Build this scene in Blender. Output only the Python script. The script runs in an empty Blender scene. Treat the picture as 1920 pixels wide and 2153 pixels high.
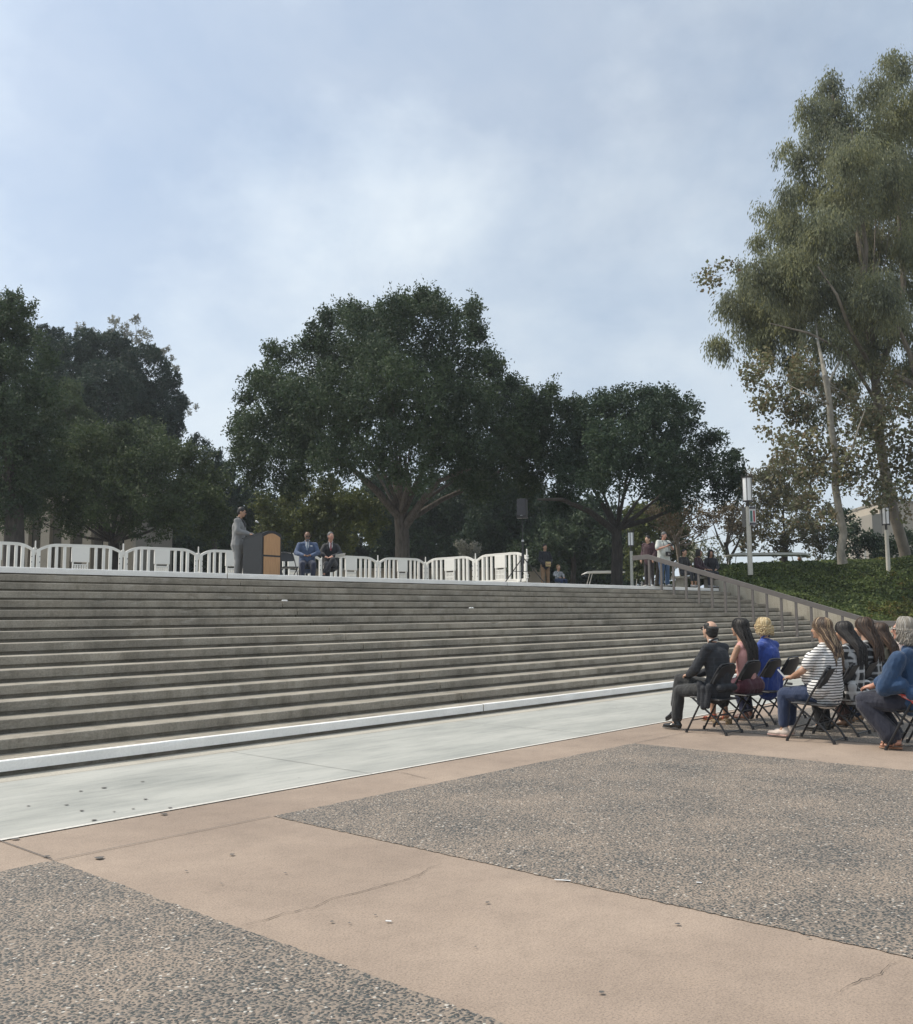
import bpy, bmesh, math, random
import numpy as np
from mathutils import Vector, Matrix, noise as mnoise
R=math.radians
rng=np.random.default_rng(7); random.seed(7)
scn=bpy.context.scene
COL=scn.collection

# ------------------------------------------------------------------ camera
FOC=1996.7; PW,PH=1920,2153; EYE=1.50
c_r=Vector((0.66738836,-0.74467358,-0.00735096)); c_u=Vector((-0.07370353,-0.07587029,0.99439001)); c_f=Vector((0.74105368,0.66310253,0.10552002))
cam_d=bpy.data.cameras.new('camera'); cam=bpy.data.objects.new('camera',cam_d); COL.objects.link(cam)
cam_d.sensor_fit='HORIZONTAL'; cam_d.sensor_width=36; cam_d.lens=36*FOC/PW; cam_d.clip_start=.1; cam_d.clip_end=2000
M=Matrix((c_r,c_u,-c_f)).transposed().to_4x4(); M.translation=Vector((0,0,EYE)); cam.matrix_world=M
scn.camera=cam
# ------------------------------------------------------------------ sky, sun, exposure
SUN_EL,SUN_AZ=52,118      # azimuth measured from +X towards +Y : high, ahead and to the left of the camera
sun_dir=Vector((math.cos(R(SUN_EL))*math.cos(R(SUN_AZ)),math.cos(R(SUN_EL))*math.sin(R(SUN_AZ)),math.sin(R(SUN_EL))))
w=bpy.data.worlds.new('World'); scn.world=w; w.use_nodes=True; nt=w.node_tree; nt.nodes.clear()
def N(nt,t,**k):
    n=nt.nodes.new(t)
    for a,b in k.items(): setattr(n,a,b)
    return n
out=N(nt,'ShaderNodeOutputWorld'); bg=N(nt,'ShaderNodeBackground'); bg.inputs[1].default_value=.10
sky=N(nt,'ShaderNodeTexSky',sky_type='NISHITA',sun_disc=False); sky.sun_elevation=R(SUN_EL); sky.sun_rotation=R(90-SUN_AZ); sky.air_density=1.0; sky.dust_density=1.5; sky.ozone_density=1.5
tc=N(nt,'ShaderNodeTexCoord'); mp=N(nt,'ShaderNodeMapping'); mp.inputs['Scale'].default_value=(1,1,1.5); mp.inputs['Location'].default_value=(.35,.2,.1)
nz=N(nt,'ShaderNodeTexNoise'); nz.inputs['Scale'].default_value=1.9; nz.inputs['Detail'].default_value=9; nz.inputs['Roughness'].default_value=.55; nz.inputs['Distortion'].default_value=.0
rmp=N(nt,'ShaderNodeMapRange'); rmp.inputs[1].default_value=.36; rmp.inputs[2].default_value=.58; rmp.inputs[3].default_value=.48; rmp.inputs[4].default_value=1.0
nz2=N(nt,'ShaderNodeTexNoise'); nz2.inputs['Scale'].default_value=3.6; nz2.inputs['Detail'].default_value=10; nz2.inputs['Roughness'].default_value=.62; nz2.inputs['Distortion'].default_value=.25
cr=N(nt,'ShaderNodeMixRGB'); cr.inputs[1].default_value=(4.95,5.75,6.6,1); cr.inputs[2].default_value=(6.25,6.85,7.3,1)
mx=N(nt,'ShaderNodeMixRGB')
L=nt.links.new
L(tc.outputs['Generated'],mp.inputs[0]); L(mp.outputs[0],nz.inputs[0]); L(mp.outputs[0],nz2.inputs[0]); L(nz.outputs[0],rmp.inputs[0])
n2r=N(nt,'ShaderNodeMapRange'); n2r.inputs[1].default_value=.36; n2r.inputs[2].default_value=.64; L(nz2.outputs[0],n2r.inputs[0]); L(n2r.outputs[0],cr.inputs[0]); L(rmp.outputs[0],mx.inputs[0]); L(sky.outputs[0],mx.inputs[1])
dt=N(nt,'ShaderNodeVectorMath',operation='DOT_PRODUCT'); dt.inputs[1].default_value=sun_dir; L(tc.outputs['Generated'],dt.inputs[0])
gl=N(nt,'ShaderNodeMapRange'); gl.inputs[1].default_value=.35; gl.inputs[2].default_value=1.0; gl.inputs[3].default_value=1.0; gl.inputs[4].default_value=1.45; L(dt.outputs['Value'],gl.inputs[0])
ml_=N(nt,'ShaderNodeMixRGB',blend_type='MULTIPLY'); ml_.inputs[0].default_value=1; L(cr.outputs[0],ml_.inputs[1]); L(gl.outputs[0],ml_.inputs[2]); L(ml_.outputs[0],mx.inputs[2])
L(mx.outputs[0],bg.inputs[0]); L(bg.outputs[0],out.inputs[0])
sl=bpy.data.lights.new('sun','SUN'); sl.energy=3.1; sl.angle=R(10); sl.color=(1,.91,.78)
so=bpy.data.objects.new('sun',sl); COL.objects.link(so); so.rotation_euler=sun_dir.to_track_quat('Z','Y').to_euler()
vs=scn.view_settings; vs.view_transform='Standard'; vs.look='None'; vs.exposure=.38; vs.gamma=1; vs.use_curve_mapping=False
scn.render.engine='CYCLES'; scn.cycles.max_bounces=6; scn.cycles.transparent_max_bounces=8

# ------------------------------------------------------------------ helpers
def at(px,py,d):
    return Vector((0,0,EYE))+(c_f+c_r*((px-PW/2)/FOC)-c_u*((py-PH/2)/FOC))*d
def atY(px,py,Y):
    v=c_f+c_r*((px-PW/2)/FOC)-c_u*((py-PH/2)/FOC); return Vector((0,0,EYE))+v*(Y/v.y)
def atX(px,py,X):
    v=c_f+c_r*((px-PW/2)/FOC)-c_u*((py-PH/2)/FOC); return Vector((0,0,EYE))+v*(X/v.x)
def tag(o,label=None,cat=None,group=None,kind=None):
    if label: o['label']=label
    if cat: o['category']=cat
    if group: o['group']=group
    if kind: o['kind']=kind
    return o
def empty(name,loc=(0,0,0),rz=0,label=None,cat=None,group=None):
    o=bpy.data.objects.new(name,None); o.empty_display_size=.2; COL.objects.link(o); o.location=loc; o.rotation_euler=(0,0,rz); return tag(o,label,cat,group)
def mesh_obj(name,V,F,mat=None,parent=None,smooth=False):
    me=bpy.data.meshes.new(name); me.from_pydata([tuple(v) for v in V],[],[tuple(f) for f in F]); me.update()
    return link(name,me,mat,parent,smooth)
def link(name,me,mat=None,parent=None,smooth=False):
    o=bpy.data.objects.new(name,me); COL.objects.link(o)
    if mat:
        for m in (mat if isinstance(mat,(list,tuple)) else [mat]): me.materials.append(m)
    if parent: o.parent=parent
    if smooth: me.polygons.foreach_set('use_smooth',[True]*len(me.polygons))
    return o
def kids(o): return [c for c in bpy.data.objects if c.parent==o]
def copy_tree(o,parent=None):
    c=o.copy(); COL.objects.link(c); c.parent=parent
    for ch in kids(o): copy_tree(ch,c)
    return c
class MB:
    """collects shapes into ONE mesh"""
    def __init__(s): s.V=[];s.F=[]
    def add(s,V,F):
        n=len(s.V); s.V+= [tuple(v) for v in V]; s.F+=[tuple(i+n for i in f) for f in F]; return s
    def box(s,a,b,ch=0.0):
        x0,y0,z0=a;x1,y1,z1=b
        if ch<=0:
            V=[(x0,y0,z0),(x1,y0,z0),(x1,y1,z0),(x0,y1,z0),(x0,y0,z1),(x1,y0,z1),(x1,y1,z1),(x0,y1,z1)]
            return s.add(V,[(0,3,2,1),(4,5,6,7),(0,1,5,4),(1,2,6,5),(2,3,7,6),(3,0,4,7)])
        c=ch;bm=bmesh.new(); bmesh.ops.create_cube(bm,size=1)
        for v in bm.verts: v.co=Vector(((x0+x1)/2+v.co.x*(x1-x0),(y0+y1)/2+v.co.y*(y1-y0),(z0+z1)/2+v.co.z*(z1-z0)))
        bmesh.ops.bevel(bm,geom=bm.edges[:],offset=c,segments=2,affect='EDGES',profile=.5)
        return s.bm(bm)
    def bm(s,bm):
        bm.verts.ensure_lookup_table(); bm.verts.index_update()
        s.add([v.co[:] for v in bm.verts],[[v.index for v in f.verts] for f in bm.faces]); bm.free(); return s
    def tube(s,pts,r,n=8,cap=True,up=None):
        pts=[Vector(p) for p in pts]; rs=r if isinstance(r,(list,tuple)) else [r]*len(pts)
        V=[];F=[];u=None
        for i,p in enumerate(pts):
            d=(pts[min(i+1,len(pts)-1)]-pts[max(i-1,0)]).normalized()
            if u is None: u=d.orthogonal().normalized() if up is None else Vector(up)
            u=(u-d*u.dot(d)).normalized(); v=d.cross(u)
            for k in range(n):
                a=2*math.pi*k/n; V.append(p+(u*math.cos(a)+v*math.sin(a))*rs[i])
        for i in range(len(pts)-1):
            for k in range(n):
                F.append((i*n+k,i*n+(k+1)%n,(i+1)*n+(k+1)%n,(i+1)*n+k))
        if cap: F.append(tuple(range(n))[::-1]); F.append(tuple(range((len(pts)-1)*n,len(pts)*n)))
        return s.add(V,F)
    def cyl(s,c,r,z0,z1,n=16,r1=None):
        return s.tube([(c[0],c[1],z0),(c[0],c[1],z1)],[r,r if r1 is None else r1],n)
    def ell(s,c,r,n=10,rot=None):
        V=[];F=[];m=n//2+1
        for i in range(m+1):
            t=math.pi*i/m
            for k in range(n):
                a=2*math.pi*k/n; v=Vector((r[0]*math.sin(t)*math.cos(a),r[1]*math.sin(t)*math.sin(a),r[2]*math.cos(t)))
                if rot is not None: v=rot@v
                V.append(Vector(c)+v)
        for i in range(m):
            for k in range(n): F.append((i*n+k,(i+1)*n+k,(i+1)*n+(k+1)%n,i*n+(k+1)%n))
        return s.add(V,F)
    def prism(s,pts,y0,y1):
        """polygon in xz extruded along y"""
        n=len(pts); V=[(x,y0,z) for x,z in pts]+[(x,y1,z) for x,z in pts]
        F=[tuple(range(n)),tuple(range(2*n-1,n-1,-1))]+[(i,i+n,(i+1)%n+n,(i+1)%n) for i in range(n)]
        return s.add(V,F)
    def obj(s,name,mat,parent=None,smooth=False):
        o=mesh_obj(name,s.V,s.F,mat,parent,False)
        bm=bmesh.new(); bm.from_mesh(o.data); bmesh.ops.recalc_face_normals(bm,faces=bm.faces[:]); bm.to_mesh(o.data); bm.free()
        if smooth:
            o.data.polygons.foreach_set('use_smooth',[True]*len(o.data.polygons)); o.data.set_sharp_from_angle(angle=R(40))
        return o
# ------------------------------------------------------------------ materials
def mat_new(name):
    m=bpy.data.materials.new(name); m.use_nodes=True; t=m.node_tree; b=t.nodes['Principled BSDF']; return m,t,b
def ramp(t,src,stops):
    r=N(t,'ShaderNodeValToRGB'); e=r.color_ramp.elements
    if len(stops)==1: stops=[(0,stops[0][1]),(1,stops[0][1])]
    while len(e)<len(stops): e.new(.5)
    for i,(p,c) in enumerate(stops): e[i].position=p; e[i].color=(*c,1) if len(c)==3 else c
    t.links.new(src,r.inputs[0]); return r
def noise_n(t,scale,detail=4,rough=.55,vec=None,dist=0):
    n=N(t,'ShaderNodeTexNoise'); n.inputs['Scale'].default_value=scale; n.inputs['Detail'].default_value=detail; n.inputs['Roughness'].default_value=rough; n.inputs['Distortion'].default_value=dist
    if vec is None:
        vec=N(t,'ShaderNodeTexCoord').outputs['Object']
    t.links.new(vec,n.inputs['Vector']); return n
def mapped(t,scale=(1,1,1),loc=(0,0,0),rot=(0,0,0)):
    c=N(t,'ShaderNodeTexCoord'); m=N(t,'ShaderNodeMapping'); m.inputs['Scale'].default_value=scale; m.inputs['Location'].default_value=loc; m.inputs['Rotation'].default_value=rot
    t.links.new(c.outputs['Object'],m.inputs[0]); return m.outputs[0]
def mixc(t,f,a,b,mode='MIX'):
    m=N(t,'ShaderNodeMixRGB',blend_type=mode)
    for i,v in ((0,f),(1,a),(2,b)):
        if hasattr(v,'links'): t.links.new(v,m.inputs[i])
        elif isinstance(v,(int,float)): m.inputs[i].default_value=v
        else: m.inputs[i].default_value=(*v,1)
    return m.outputs[0]
def bump(t,b,h,strength=.3,dist=.01):
    n=N(t,'ShaderNodeBump'); n.inputs['Strength'].default_value=strength; n.inputs['Distance'].default_value=dist
    t.links.new(h,n.inputs['Height']); t.links.new(n.outputs[0],b.inputs['Normal'])
def simple(name,c,rough=.6,var=.12,scale=8,metal=0,bmp=0,bscale=60):
    m,t,b=mat_new(name); n=noise_n(t,scale,5)
    lo=tuple(v*(1-var) for v in c); hi=tuple(min(1,v*(1+var)) for v in c)
    r=ramp(t,n.outputs[0],[(.3,lo),(.7,hi)]); t.links.new(r.outputs[0],b.inputs['Base Color']); b.inputs['Roughness'].default_value=rough; b.inputs['Metallic'].default_value=metal
    if bmp: bump(t,b,noise_n(t,bscale,4).outputs[0],bmp,.004)
    return m
def concrete(name,lo,hi,dark=None,rough=.85,scale=1.2,streak=True):
    m,t,b=mat_new(name)
    n1=noise_n(t,scale,8,.6); n2=noise_n(t,45,5,.7)
    c=ramp(t,n1.outputs[0],[(.3,lo),(.65,hi)]).outputs[0]
    sp=ramp(t,n2.outputs[0],[(.35,(.78,.78,.78)),(.6,(1.06,1.06,1.06))]).outputs[0]
    c=mixc(t,1,c,sp,'MULTIPLY')
    if streak:
        n3=noise_n(t,1,6,.6,mapped(t,(5,5,.6)))
        st=ramp(t,n3.outputs[0],[(.34,(.66,.65,.62)),(.52,(1,1,1))]).outputs[0]; c=mixc(t,.75,c,st,'MULTIPLY')
        n4=noise_n(t,.9,3,.5,mapped(t,(1,1,1),(3,1,8))); st=ramp(t,n4.outputs[0],[(.35,(.8,.8,.78)),(.6,(1.04,1.03,1))]).outputs[0]; c=mixc(t,.9,c,st,'MULTIPLY')
    if name=='step_concrete':
        n5=noise_n(t,2.6,8,.72,mapped(t,(.8,1,3),(2,5,1))); pc=ramp(t,n5.outputs[0],[(.56,(0,0,0)),(.66,(1,1,1))]).outputs[0]; c=mixc(t,mixc(t,1,pc,(.55,.55,.55),'MULTIPLY'),c,(.40,.37,.32))
        n6=noise_n(t,1.7,7,.7,mapped(t,(.6,1,2.2),(9,2,4))); dk=ramp(t,n6.outputs[0],[(.33,(.55,.52,.47)),(.46,(1,1,1))]).outputs[0]; c=mixc(t,.5,c,dk,'MULTIPLY')
    t.links.new(c,b.inputs['Base Color']); b.inputs['Roughness'].default_value=rough
    bump(t,b,n2.outputs[0],.25,.004)
    return m
M={}
M['step']=concrete('step_concrete',(.248,.222,.184),(.365,.332,.28))
M['beige_wall']=concrete('beige_concrete',(.36,.33,.27),(.46,.42,.35))
def painted():
    m,t,b=mat_new('worn_white_paint')
    n=noise_n(t,9,9,.75); n2=noise_n(t,2.2,6,.6); n3=noise_n(t,38,4,.7)
    c=ramp(t,n2.outputs[0],[(.3,(.76,.75,.72)),(.6,(.88,.865,.83))]).outputs[0]
    c=mixc(t,.5,c,ramp(t,n3.outputs[0],[(.3,(.8,.8,.8)),(.55,(1,1,1))]).outputs[0],'MULTIPLY')
    chip=ramp(t,n.outputs[0],[(.27,(1,1,1)),(.305,(0,0,0))]).outputs[0]
    c=mixc(t,chip,c,(.2,.19,.17)); t.links.new(c,b.inputs['Base Color']); b.inputs['Roughness'].default_value=.6
    bump(t,b,n3.outputs[0],.2,.004); return m
M['paint']=painted()
def pink():
    m,t,b=mat_new('tan_pink_concrete')
    n1=noise_n(t,.55,7,.6); n2=noise_n(t,95,4,.8); n3=noise_n(t,3.2,9,.75); n4=noise_n(t,26,5,.75)
    c=ramp(t,n1.outputs[0],[(.32,(.24,.186,.147)),(.66,(.325,.256,.203))]).outputs[0]
    c=mixc(t,.55,c,ramp(t,n3.outputs[0],[(.32,(.76,.76,.76)),(.55,(1.03,1.03,1.03)),(.7,(1.1,1.09,1.06))]).outputs[0],'MULTIPLY')
    c=mixc(t,.7,c,ramp(t,n2.outputs[0],[(.36,(.50,.49,.48)),(.48,(1,1,1)),(.62,(1.32,1.29,1.25))]).outputs[0],'MULTIPLY')
    c=mixc(t,.5,c,ramp(t,n4.outputs[0],[(.3,(.75,.74,.72)),(.5,(1,1,1))]).outputs[0],'MULTIPLY')
    t.links.new(c,b.inputs['Base Color']); b.inputs['Roughness'].default_value=.9; bump(t,b,n2.outputs[0],.18,.002); return m
M['pink']=pink()
def aggregate():
    m,t,b=mat_new('exposed_pebble_aggregate')
    vec=mapped(t,(1,1,1)); wn=noise_n(t,9,2,.5,vec)
    va=N(t,'ShaderNodeVectorMath',operation='ADD'); sc=N(t,'ShaderNodeVectorMath',operation='SCALE'); sc.inputs['Scale'].default_value=.03
    t.links.new(wn.outputs['Color'],sc.inputs[0]); t.links.new(vec,va.inputs[0]); t.links.new(sc.outputs[0],va.inputs[1])
    v=N(t,'ShaderNodeTexVoronoi',voronoi_dimensions='2D'); v.inputs['Scale'].default_value=70; v.inputs['Randomness'].default_value=1
    t.links.new(va.outputs[0],v.inputs['Vector'])
    sep=N(t,'ShaderNodeSeparateColor'); t.links.new(v.outputs['Color'],sep.inputs[0])
    st=ramp(t,sep.outputs[0],[(0,(.038,.040,.040)),(.22,(.068,.072,.070)),(.4,(.105,.097,.088)),(.54,(.055,.062,.058)),(.68,(.165,.142,.118)),(.83,(.25,.205,.165)),(.975,(.50,.47,.42))])
    st.color_ramp.interpolation='CONSTANT'
    big=noise_n(t,1.4,5,.6); cov=N(t,'ShaderNodeMapRange'); cov.inputs[1].default_value=.3; cov.inputs[2].default_value=.7; cov.inputs[3].default_value=.47; cov.inputs[4].default_value=.66
    t.links.new(big.outputs[0],cov.inputs[0])
    sz=N(t,'ShaderNodeMath',operation='MULTIPLY_ADD'); t.links.new(sep.outputs[1],sz.inputs[0]); sz.inputs[1].default_value=-.22; t.links.new(cov.outputs[0],sz.inputs[2])
    gt=N(t,'ShaderNodeMath',operation='SUBTRACT'); t.links.new(v.outputs['Distance'],gt.inputs[0]); t.links.new(sz.outputs[0],gt.inputs[1])
    mk=ramp(t,gt.outputs[0],[(0,(0,0,0)),(.05,(1,1,1))]).outputs[0]
    fine=noise_n(t,300,2,.6); mort=ramp(t,fine.outputs[0],[(.3,(.205,.162,.128)),(.7,(.315,.254,.202))]).outputs[0]
    c=mixc(t,mk,st.outputs[0],mort)
    c=mixc(t,.8,c,ramp(t,big.outputs[0],[(.3,(1.1,1.08,1.05)),(.7,(.82,.84,.86))]).outputs[0],'MULTIPLY')
    t.links.new(c,b.inputs['Base Color']); b.inputs['Roughness'].default_value=.7
    inv=N(t,'ShaderNodeMath',operation='MULTIPLY'); inv.inputs[1].default_value=-1; t.links.new(v.outputs['Distance'],inv.inputs[0]); bump(t,b,inv.outputs[0],.5,.006); return m
M['agg']=aggregate()
def greywalk():
    m,t,b=mat_new('pale_grey_walk')
    n1=noise_n(t,.8,8,.65,mapped(t,(.6,1.3,1),(0,0,0),(0,0,.3))); n2=noise_n(t,60,4,.7); n3=noise_n(t,4,8,.7,mapped(t,(.35,2.4,1),(4,0,0),(0,0,.12)))
    c=ramp(t,n1.outputs[0],[(.3,(.255,.262,.243)),(.6,(.385,.385,.355))]).outputs[0]
    c=mixc(t,.42,c,ramp(t,n3.outputs[0],[(.34,(.60,.63,.64)),(.5,(1,1,1)),(.66,(1.12,1.11,1.09))]).outputs[0],'MULTIPLY')
    c=mixc(t,.4,c,ramp(t,n2.outputs[0],[(.3,(.84,.84,.84)),(.6,(1.04,1.04,1.04))]).outputs[0],'MULTIPLY')
    t.links.new(c,b.inputs['Base Color']); b.inputs['Roughness'].default_value=.75; bump(t,b,n2.outputs[0],.15,.003); return m
M['walk']=greywalk()
M['base_strip']=concrete('dusty_base_strip',(.33,.305,.255),(.45,.42,.36),streak=False)
M['base_pale']=concrete('pale_border',(.50,.48,.44),(.62,.60,.56),streak=False)
M['plaza_up']=concrete('upper_plaza',(.26,.25,.23),(.34,.33,.30),streak=False)
M['crack']=simple('paving_crack_dirt',(.035,.03,.026),.9)
M['soil']=simple('ground_soil',(.07,.065,.045),.95,.3,.6)
M['stain']=simple('dark_gum_spot',(.085,.08,.075),.8)
M['white_pl']=simple('cream_white_plastic',(.75,.73,.68),.45,.05,3)
M['slot_shade']=simple('painted_slot_shade',(.03,.03,.032),.7)
M['blk_metal']=simple('black_painted_steel',(.018,.018,.02),.38,.1,20)
M['blk_pl']=simple('black_moulded_plastic',(.022,.022,.024),.5,.1,20,bmp=.15,bscale=200)
M['bronze']=simple('bronze_brown_paint',(.125,.112,.105),.5,.08,5)
M['steel']=simple('grey_steel',(.45,.45,.45),.3,.05,10,1)
M['lamp_glass']=simple('white_lamp_panel',(.90,.90,.90),.3,.04,2)
M['pebble_post']=simple('pebble_concrete_post',(.52,.50,.44),.85,.3,70,bmp=.3)
M['dk_bronze']=simple('dark_bronze',(.045,.04,.037),.5)
M['lectern_blk']=simple('black_laminate',(.014,.015,.017),.42,.15,3)
def wood():
    m,t,b=mat_new('light_oak_veneer')
    n=noise_n(t,3,6,.6,mapped(t,(14,14,.9)),.6); c=ramp(t,n.outputs[0],[(.3,(.36,.19,.085)),(.7,(.50,.29,.14))]).outputs[0]
    t.links.new(c,b.inputs['Base Color']); b.inputs['Roughness'].default_value=.45; return m
M['wood']=wood()
M['paper']=simple('white_paper',(.66,.66,.65),.7,.02)
M['beige_b']=concrete('beige_building',(.36,.315,.25),(.42,.37,.30),scale=.4,streak=False)
M['beige_dk']=concrete('beige_building_trim',(.22,.20,.17),(.27,.25,.21),scale=.4,streak=False)
M['glass']=simple('dark_window_glass',(.03,.035,.04),.12,.1)
def leafmat(name,cols,rough=.68,trans=.25):
    m,t,b=mat_new(name); g=N(t,'ShaderNodeNewGeometry')
    c=ramp(t,g.outputs['Random Per Island'],[(i/(len(cols)-1),c) for i,c in enumerate(cols)]).outputs[0]
    n=noise_n(t,.45,3,.5); c=mixc(t,.8,c,ramp(t,n.outputs[0],[(.3,(.60,.64,.70)),(.7,(1.45,1.38,1.15))]).outputs[0],'MULTIPLY')  # broad noise paints clump-sized light and shade into the leaf colour
    t.links.new(c,b.inputs['Base Color']); b.inputs['Roughness'].default_value=rough; b.inputs['Specular IOR Level'].default_value=.35
    tr=N(t,'ShaderNodeBsdfTranslucent'); t.links.new(c,tr.inputs[0]); ms=N(t,'ShaderNodeMixShader'); ms.inputs[0].default_value=trans
    t.links.new(b.outputs[0],ms.inputs[1]); t.links.new(tr.outputs[0],ms.inputs[2]); t.links.new(ms.outputs[0],t.nodes['Material Output'].inputs[0]); return m
M['oak']=leafmat('evergreen_leaf',[(.030,.052,.026),(.042,.070,.034),(.058,.088,.045),(.075,.10,.06)])
M['oak2']=leafmat('dark_evergreen_leaf',[(.024,.046,.026),(.034,.060,.034),(.05,.078,.045)])
M['mid']=leafmat('mid_green_leaf',[(.040,.062,.028),(.060,.088,.038),(.085,.115,.052)])
M['needle']=leafmat('blue_green_needles',[(.022,.042,.032),(.030,.054,.040),(.042,.070,.05)])
M['pale']=leafmat('pale_grey_leaf',[(.16,.17,.155),(.23,.235,.21)],trans=.35)
M['yel']=leafmat('yellow_green_leaf',[(.065,.085,.028),(.095,.12,.04),(.13,.145,.05),(.08,.10,.035)])
M['euc']=leafmat('eucalyptus_leaf',[(.14,.16,.10),(.19,.21,.135),(.25,.265,.18),(.26,.265,.12)],trans=.5)
M['syc']=leafmat('autumn_sycamore_leaf',[(.14,.13,.08),(.19,.17,.11),(.12,.14,.07),(.15,.16,.09),(.22,.16,.10)],trans=.3)
M['rust']=leafmat('rust_olive_leaf',[(.115,.115,.06),(.15,.135,.075),(.10,.12,.062),(.18,.125,.08)])
M['brown']=leafmat('brown_feather_leaf',[(.115,.085,.055),(.10,.085,.05),(.15,.105,.065)])
M['ivy']=leafmat('ivy_leaf',[(.050,.078,.026),(.075,.108,.036),(.105,.142,.05),(.15,.18,.065)],trans=.35)
M['ivy_y']=leafmat('yellow_shrub_leaf',[(.085,.11,.028),(.13,.14,.035),(.06,.09,.026),(.17,.12,.04)])
M['flower']=leafmat('mixed_flower_leaf',[(.05,.08,.03),(.09,.11,.05),(.5,.5,.45),(.06,.08,.04)])
def barkmat(name,lo,hi,sc=(9,9,1.6)):
    m,t,b=mat_new(name); n=noise_n(t,1.6,7,.65,mapped(t,sc)); c=ramp(t,n.outputs[0],[(.32,lo),(.66,hi)]).outputs[0]
    t.links.new(c,b.inputs['Base Color']); b.inputs['Roughness'].default_value=.9; bump(t,b,n.outputs[0],.8,.04); return m
M['bark']=barkmat('grey_brown_bark',(.06,.05,.042),(.15,.13,.11))
M['bark_d']=barkmat('dark_bark',(.03,.026,.022),(.075,.064,.055))
M['bark_s']=barkmat('mottled_sycamore_bark',(.12,.11,.09),(.31,.29,.245),(2.5,2.5,1.2))
M['bark_e']=barkmat('smooth_eucalyptus_bark',(.12,.102,.082),(.25,.22,.18),(1.5,1.5,.8))
M['twig']=barkmat('pale_dry_branch',(.13,.105,.08),(.22,.185,.15))
# ------------------------------------------------------------------ the setting
Y1,TR,RI=9.280,.4385,.1442
ZT=16*RI; YT=Y1+15*TR; XE=31.9
def sheet(name,rects,z,mat):
    b=MB()
    for x0,y0,x1,y1 in rects: b.add([(x0,y0,z),(x1,y0,z),(x1,y1,z),(x0,y1,z)],[(0,1,2,3)])
    o=mesh_obj(name,b.V,b.F,mat); return tag(o,kind='structure')
sheet('ground',[(-500,-500,900,900)],-.03,M['soil'])
sheet('plaza_paving',[(-40,-25,70,6.664)],0,M['pink'])
sheet('walkway',[(-40,6.664,70,8.93)],.004,M['walk'])
sheet('walkway_pale_border',[(-40,6.655,70,6.700)],.007,M['base_pale'])
sheet('walkway_edge_strip',[(-40,8.93,70,9.45)],0,M['base_strip'])
agg=[]
for i in range(-5,9):
    x0=4.497+i*6.745
    for j in range(-3,1): agg.append((x0,.80+j*6.745,x0+5.08,5.88+j*6.745))
ab=MB(); ar=random.Random(3)
for x0,y0,x1,y1 in agg:
    near=x1>0 and x0<18 and y1>0
    P=[]
    for (ax_,ay_),(bx_,by_) in (((x0,y0),(x1,y0)),((x1,y0),(x1,y1)),((x1,y1),(x0,y1)),((x0,y1),(x0,y0))):
        n=170 if near else 1
        for i in range(n):
            t_=i/n; q=ar.gauss(0,.0045) if near and i else 0; px_,py_=ax_+(bx_-ax_)*t_,ay_+(by_-ay_)*t_
            P.append((px_+(q if ax_==bx_ else 0),py_+(q if ay_==by_ else 0),.004))
    ab.add(P,[tuple(range(len(P)))])
tag(mesh_obj('aggregate_paving',ab.V,ab.F,M['agg']),kind='structure')
jn=[]
for xx in (-4.9,-1.2,2.52,6.24,9.95,13.7,17.4,21.1): jn.append((xx,6.67,xx+.006,8.93))
jn+=[(-40,8.927,60,8.937),(2.83,5.90,2.838,6.66)]
for i in range(-4,6):
    x0=4.497+i*6.745; jn.append((x0-1.66,5.876,x0-.02,5.883)); jn.append((x0-1.664,.0,x0-1.658,5.88)) if False else None
jn=[j for j in jn if j]
sheet('paving_joints',jn,.008,M['stain'])
# cracks and dark spots in the paving
def gnd(px,py,z=0.0):
    v=c_f+c_r*((px-PW/2)/FOC)-c_u*((py-PH/2)/FOC); return Vector((0,0,EYE))+v*((z-EYE)/v.z)
cb=MB(); cr_=random.Random(4)
def crack(pts,wd,z=.006):
    P=[gnd(*p) for p in pts]; Q=[]
    for a,b_ in zip(P[:-1],P[1:]):
        n=max(2,int((b_-a).length/.035))
        for i in range(n):
            q=a.lerp(b_,i/n)+Vector((cr_.gauss(0,.006),cr_.gauss(0,.006),0)); Q.append(q)
    Q.append(P[-1])
    for i,(a,b_) in enumerate(zip(Q[:-1],Q[1:])):
        if cr_.random()<.015: continue
        d=(b_-a).normalized(); s=Vector((-d.y,d.x,0)); w0=wd*.75*(.4+.9*cr_.random())*min(1,(len(Q)-i)/8,(i+1)/5)
        cb.add([(a-s*w0).to_tuple()[:2]+(z,),(b_-s*w0*.9).to_tuple()[:2]+(z,),(b_+s*w0*.9).to_tuple()[:2]+(z,),(a+s*w0).to_tuple()[:2]+(z,)],[(0,1,2,3)])
crack([(505,1948),(560,1935),(600,1922),(660,1908),(700,1890),(760,1876),(850,1852),(880,1842),(900,1828),(930,1818)],.0034)
crack([(860,1852),(905,1838),(960,1834)],.0022)
crack([(1752,2096),(1790,2070),(1812,2062),(1850,2050),(1862,2035),(1905,2020)],.0026)
crack([(810,1624),(850,1626),(880,1634),(920,1642)],.004)
crack([(1270,1560),(1360,1548),(1480,1532)],.002)
crack([(1300,2000),(1340,2012),(1370,2002)],.0015)
tag(cb.obj('paving_cracks',M['crack']),kind='structure')
sp=MB()
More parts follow.
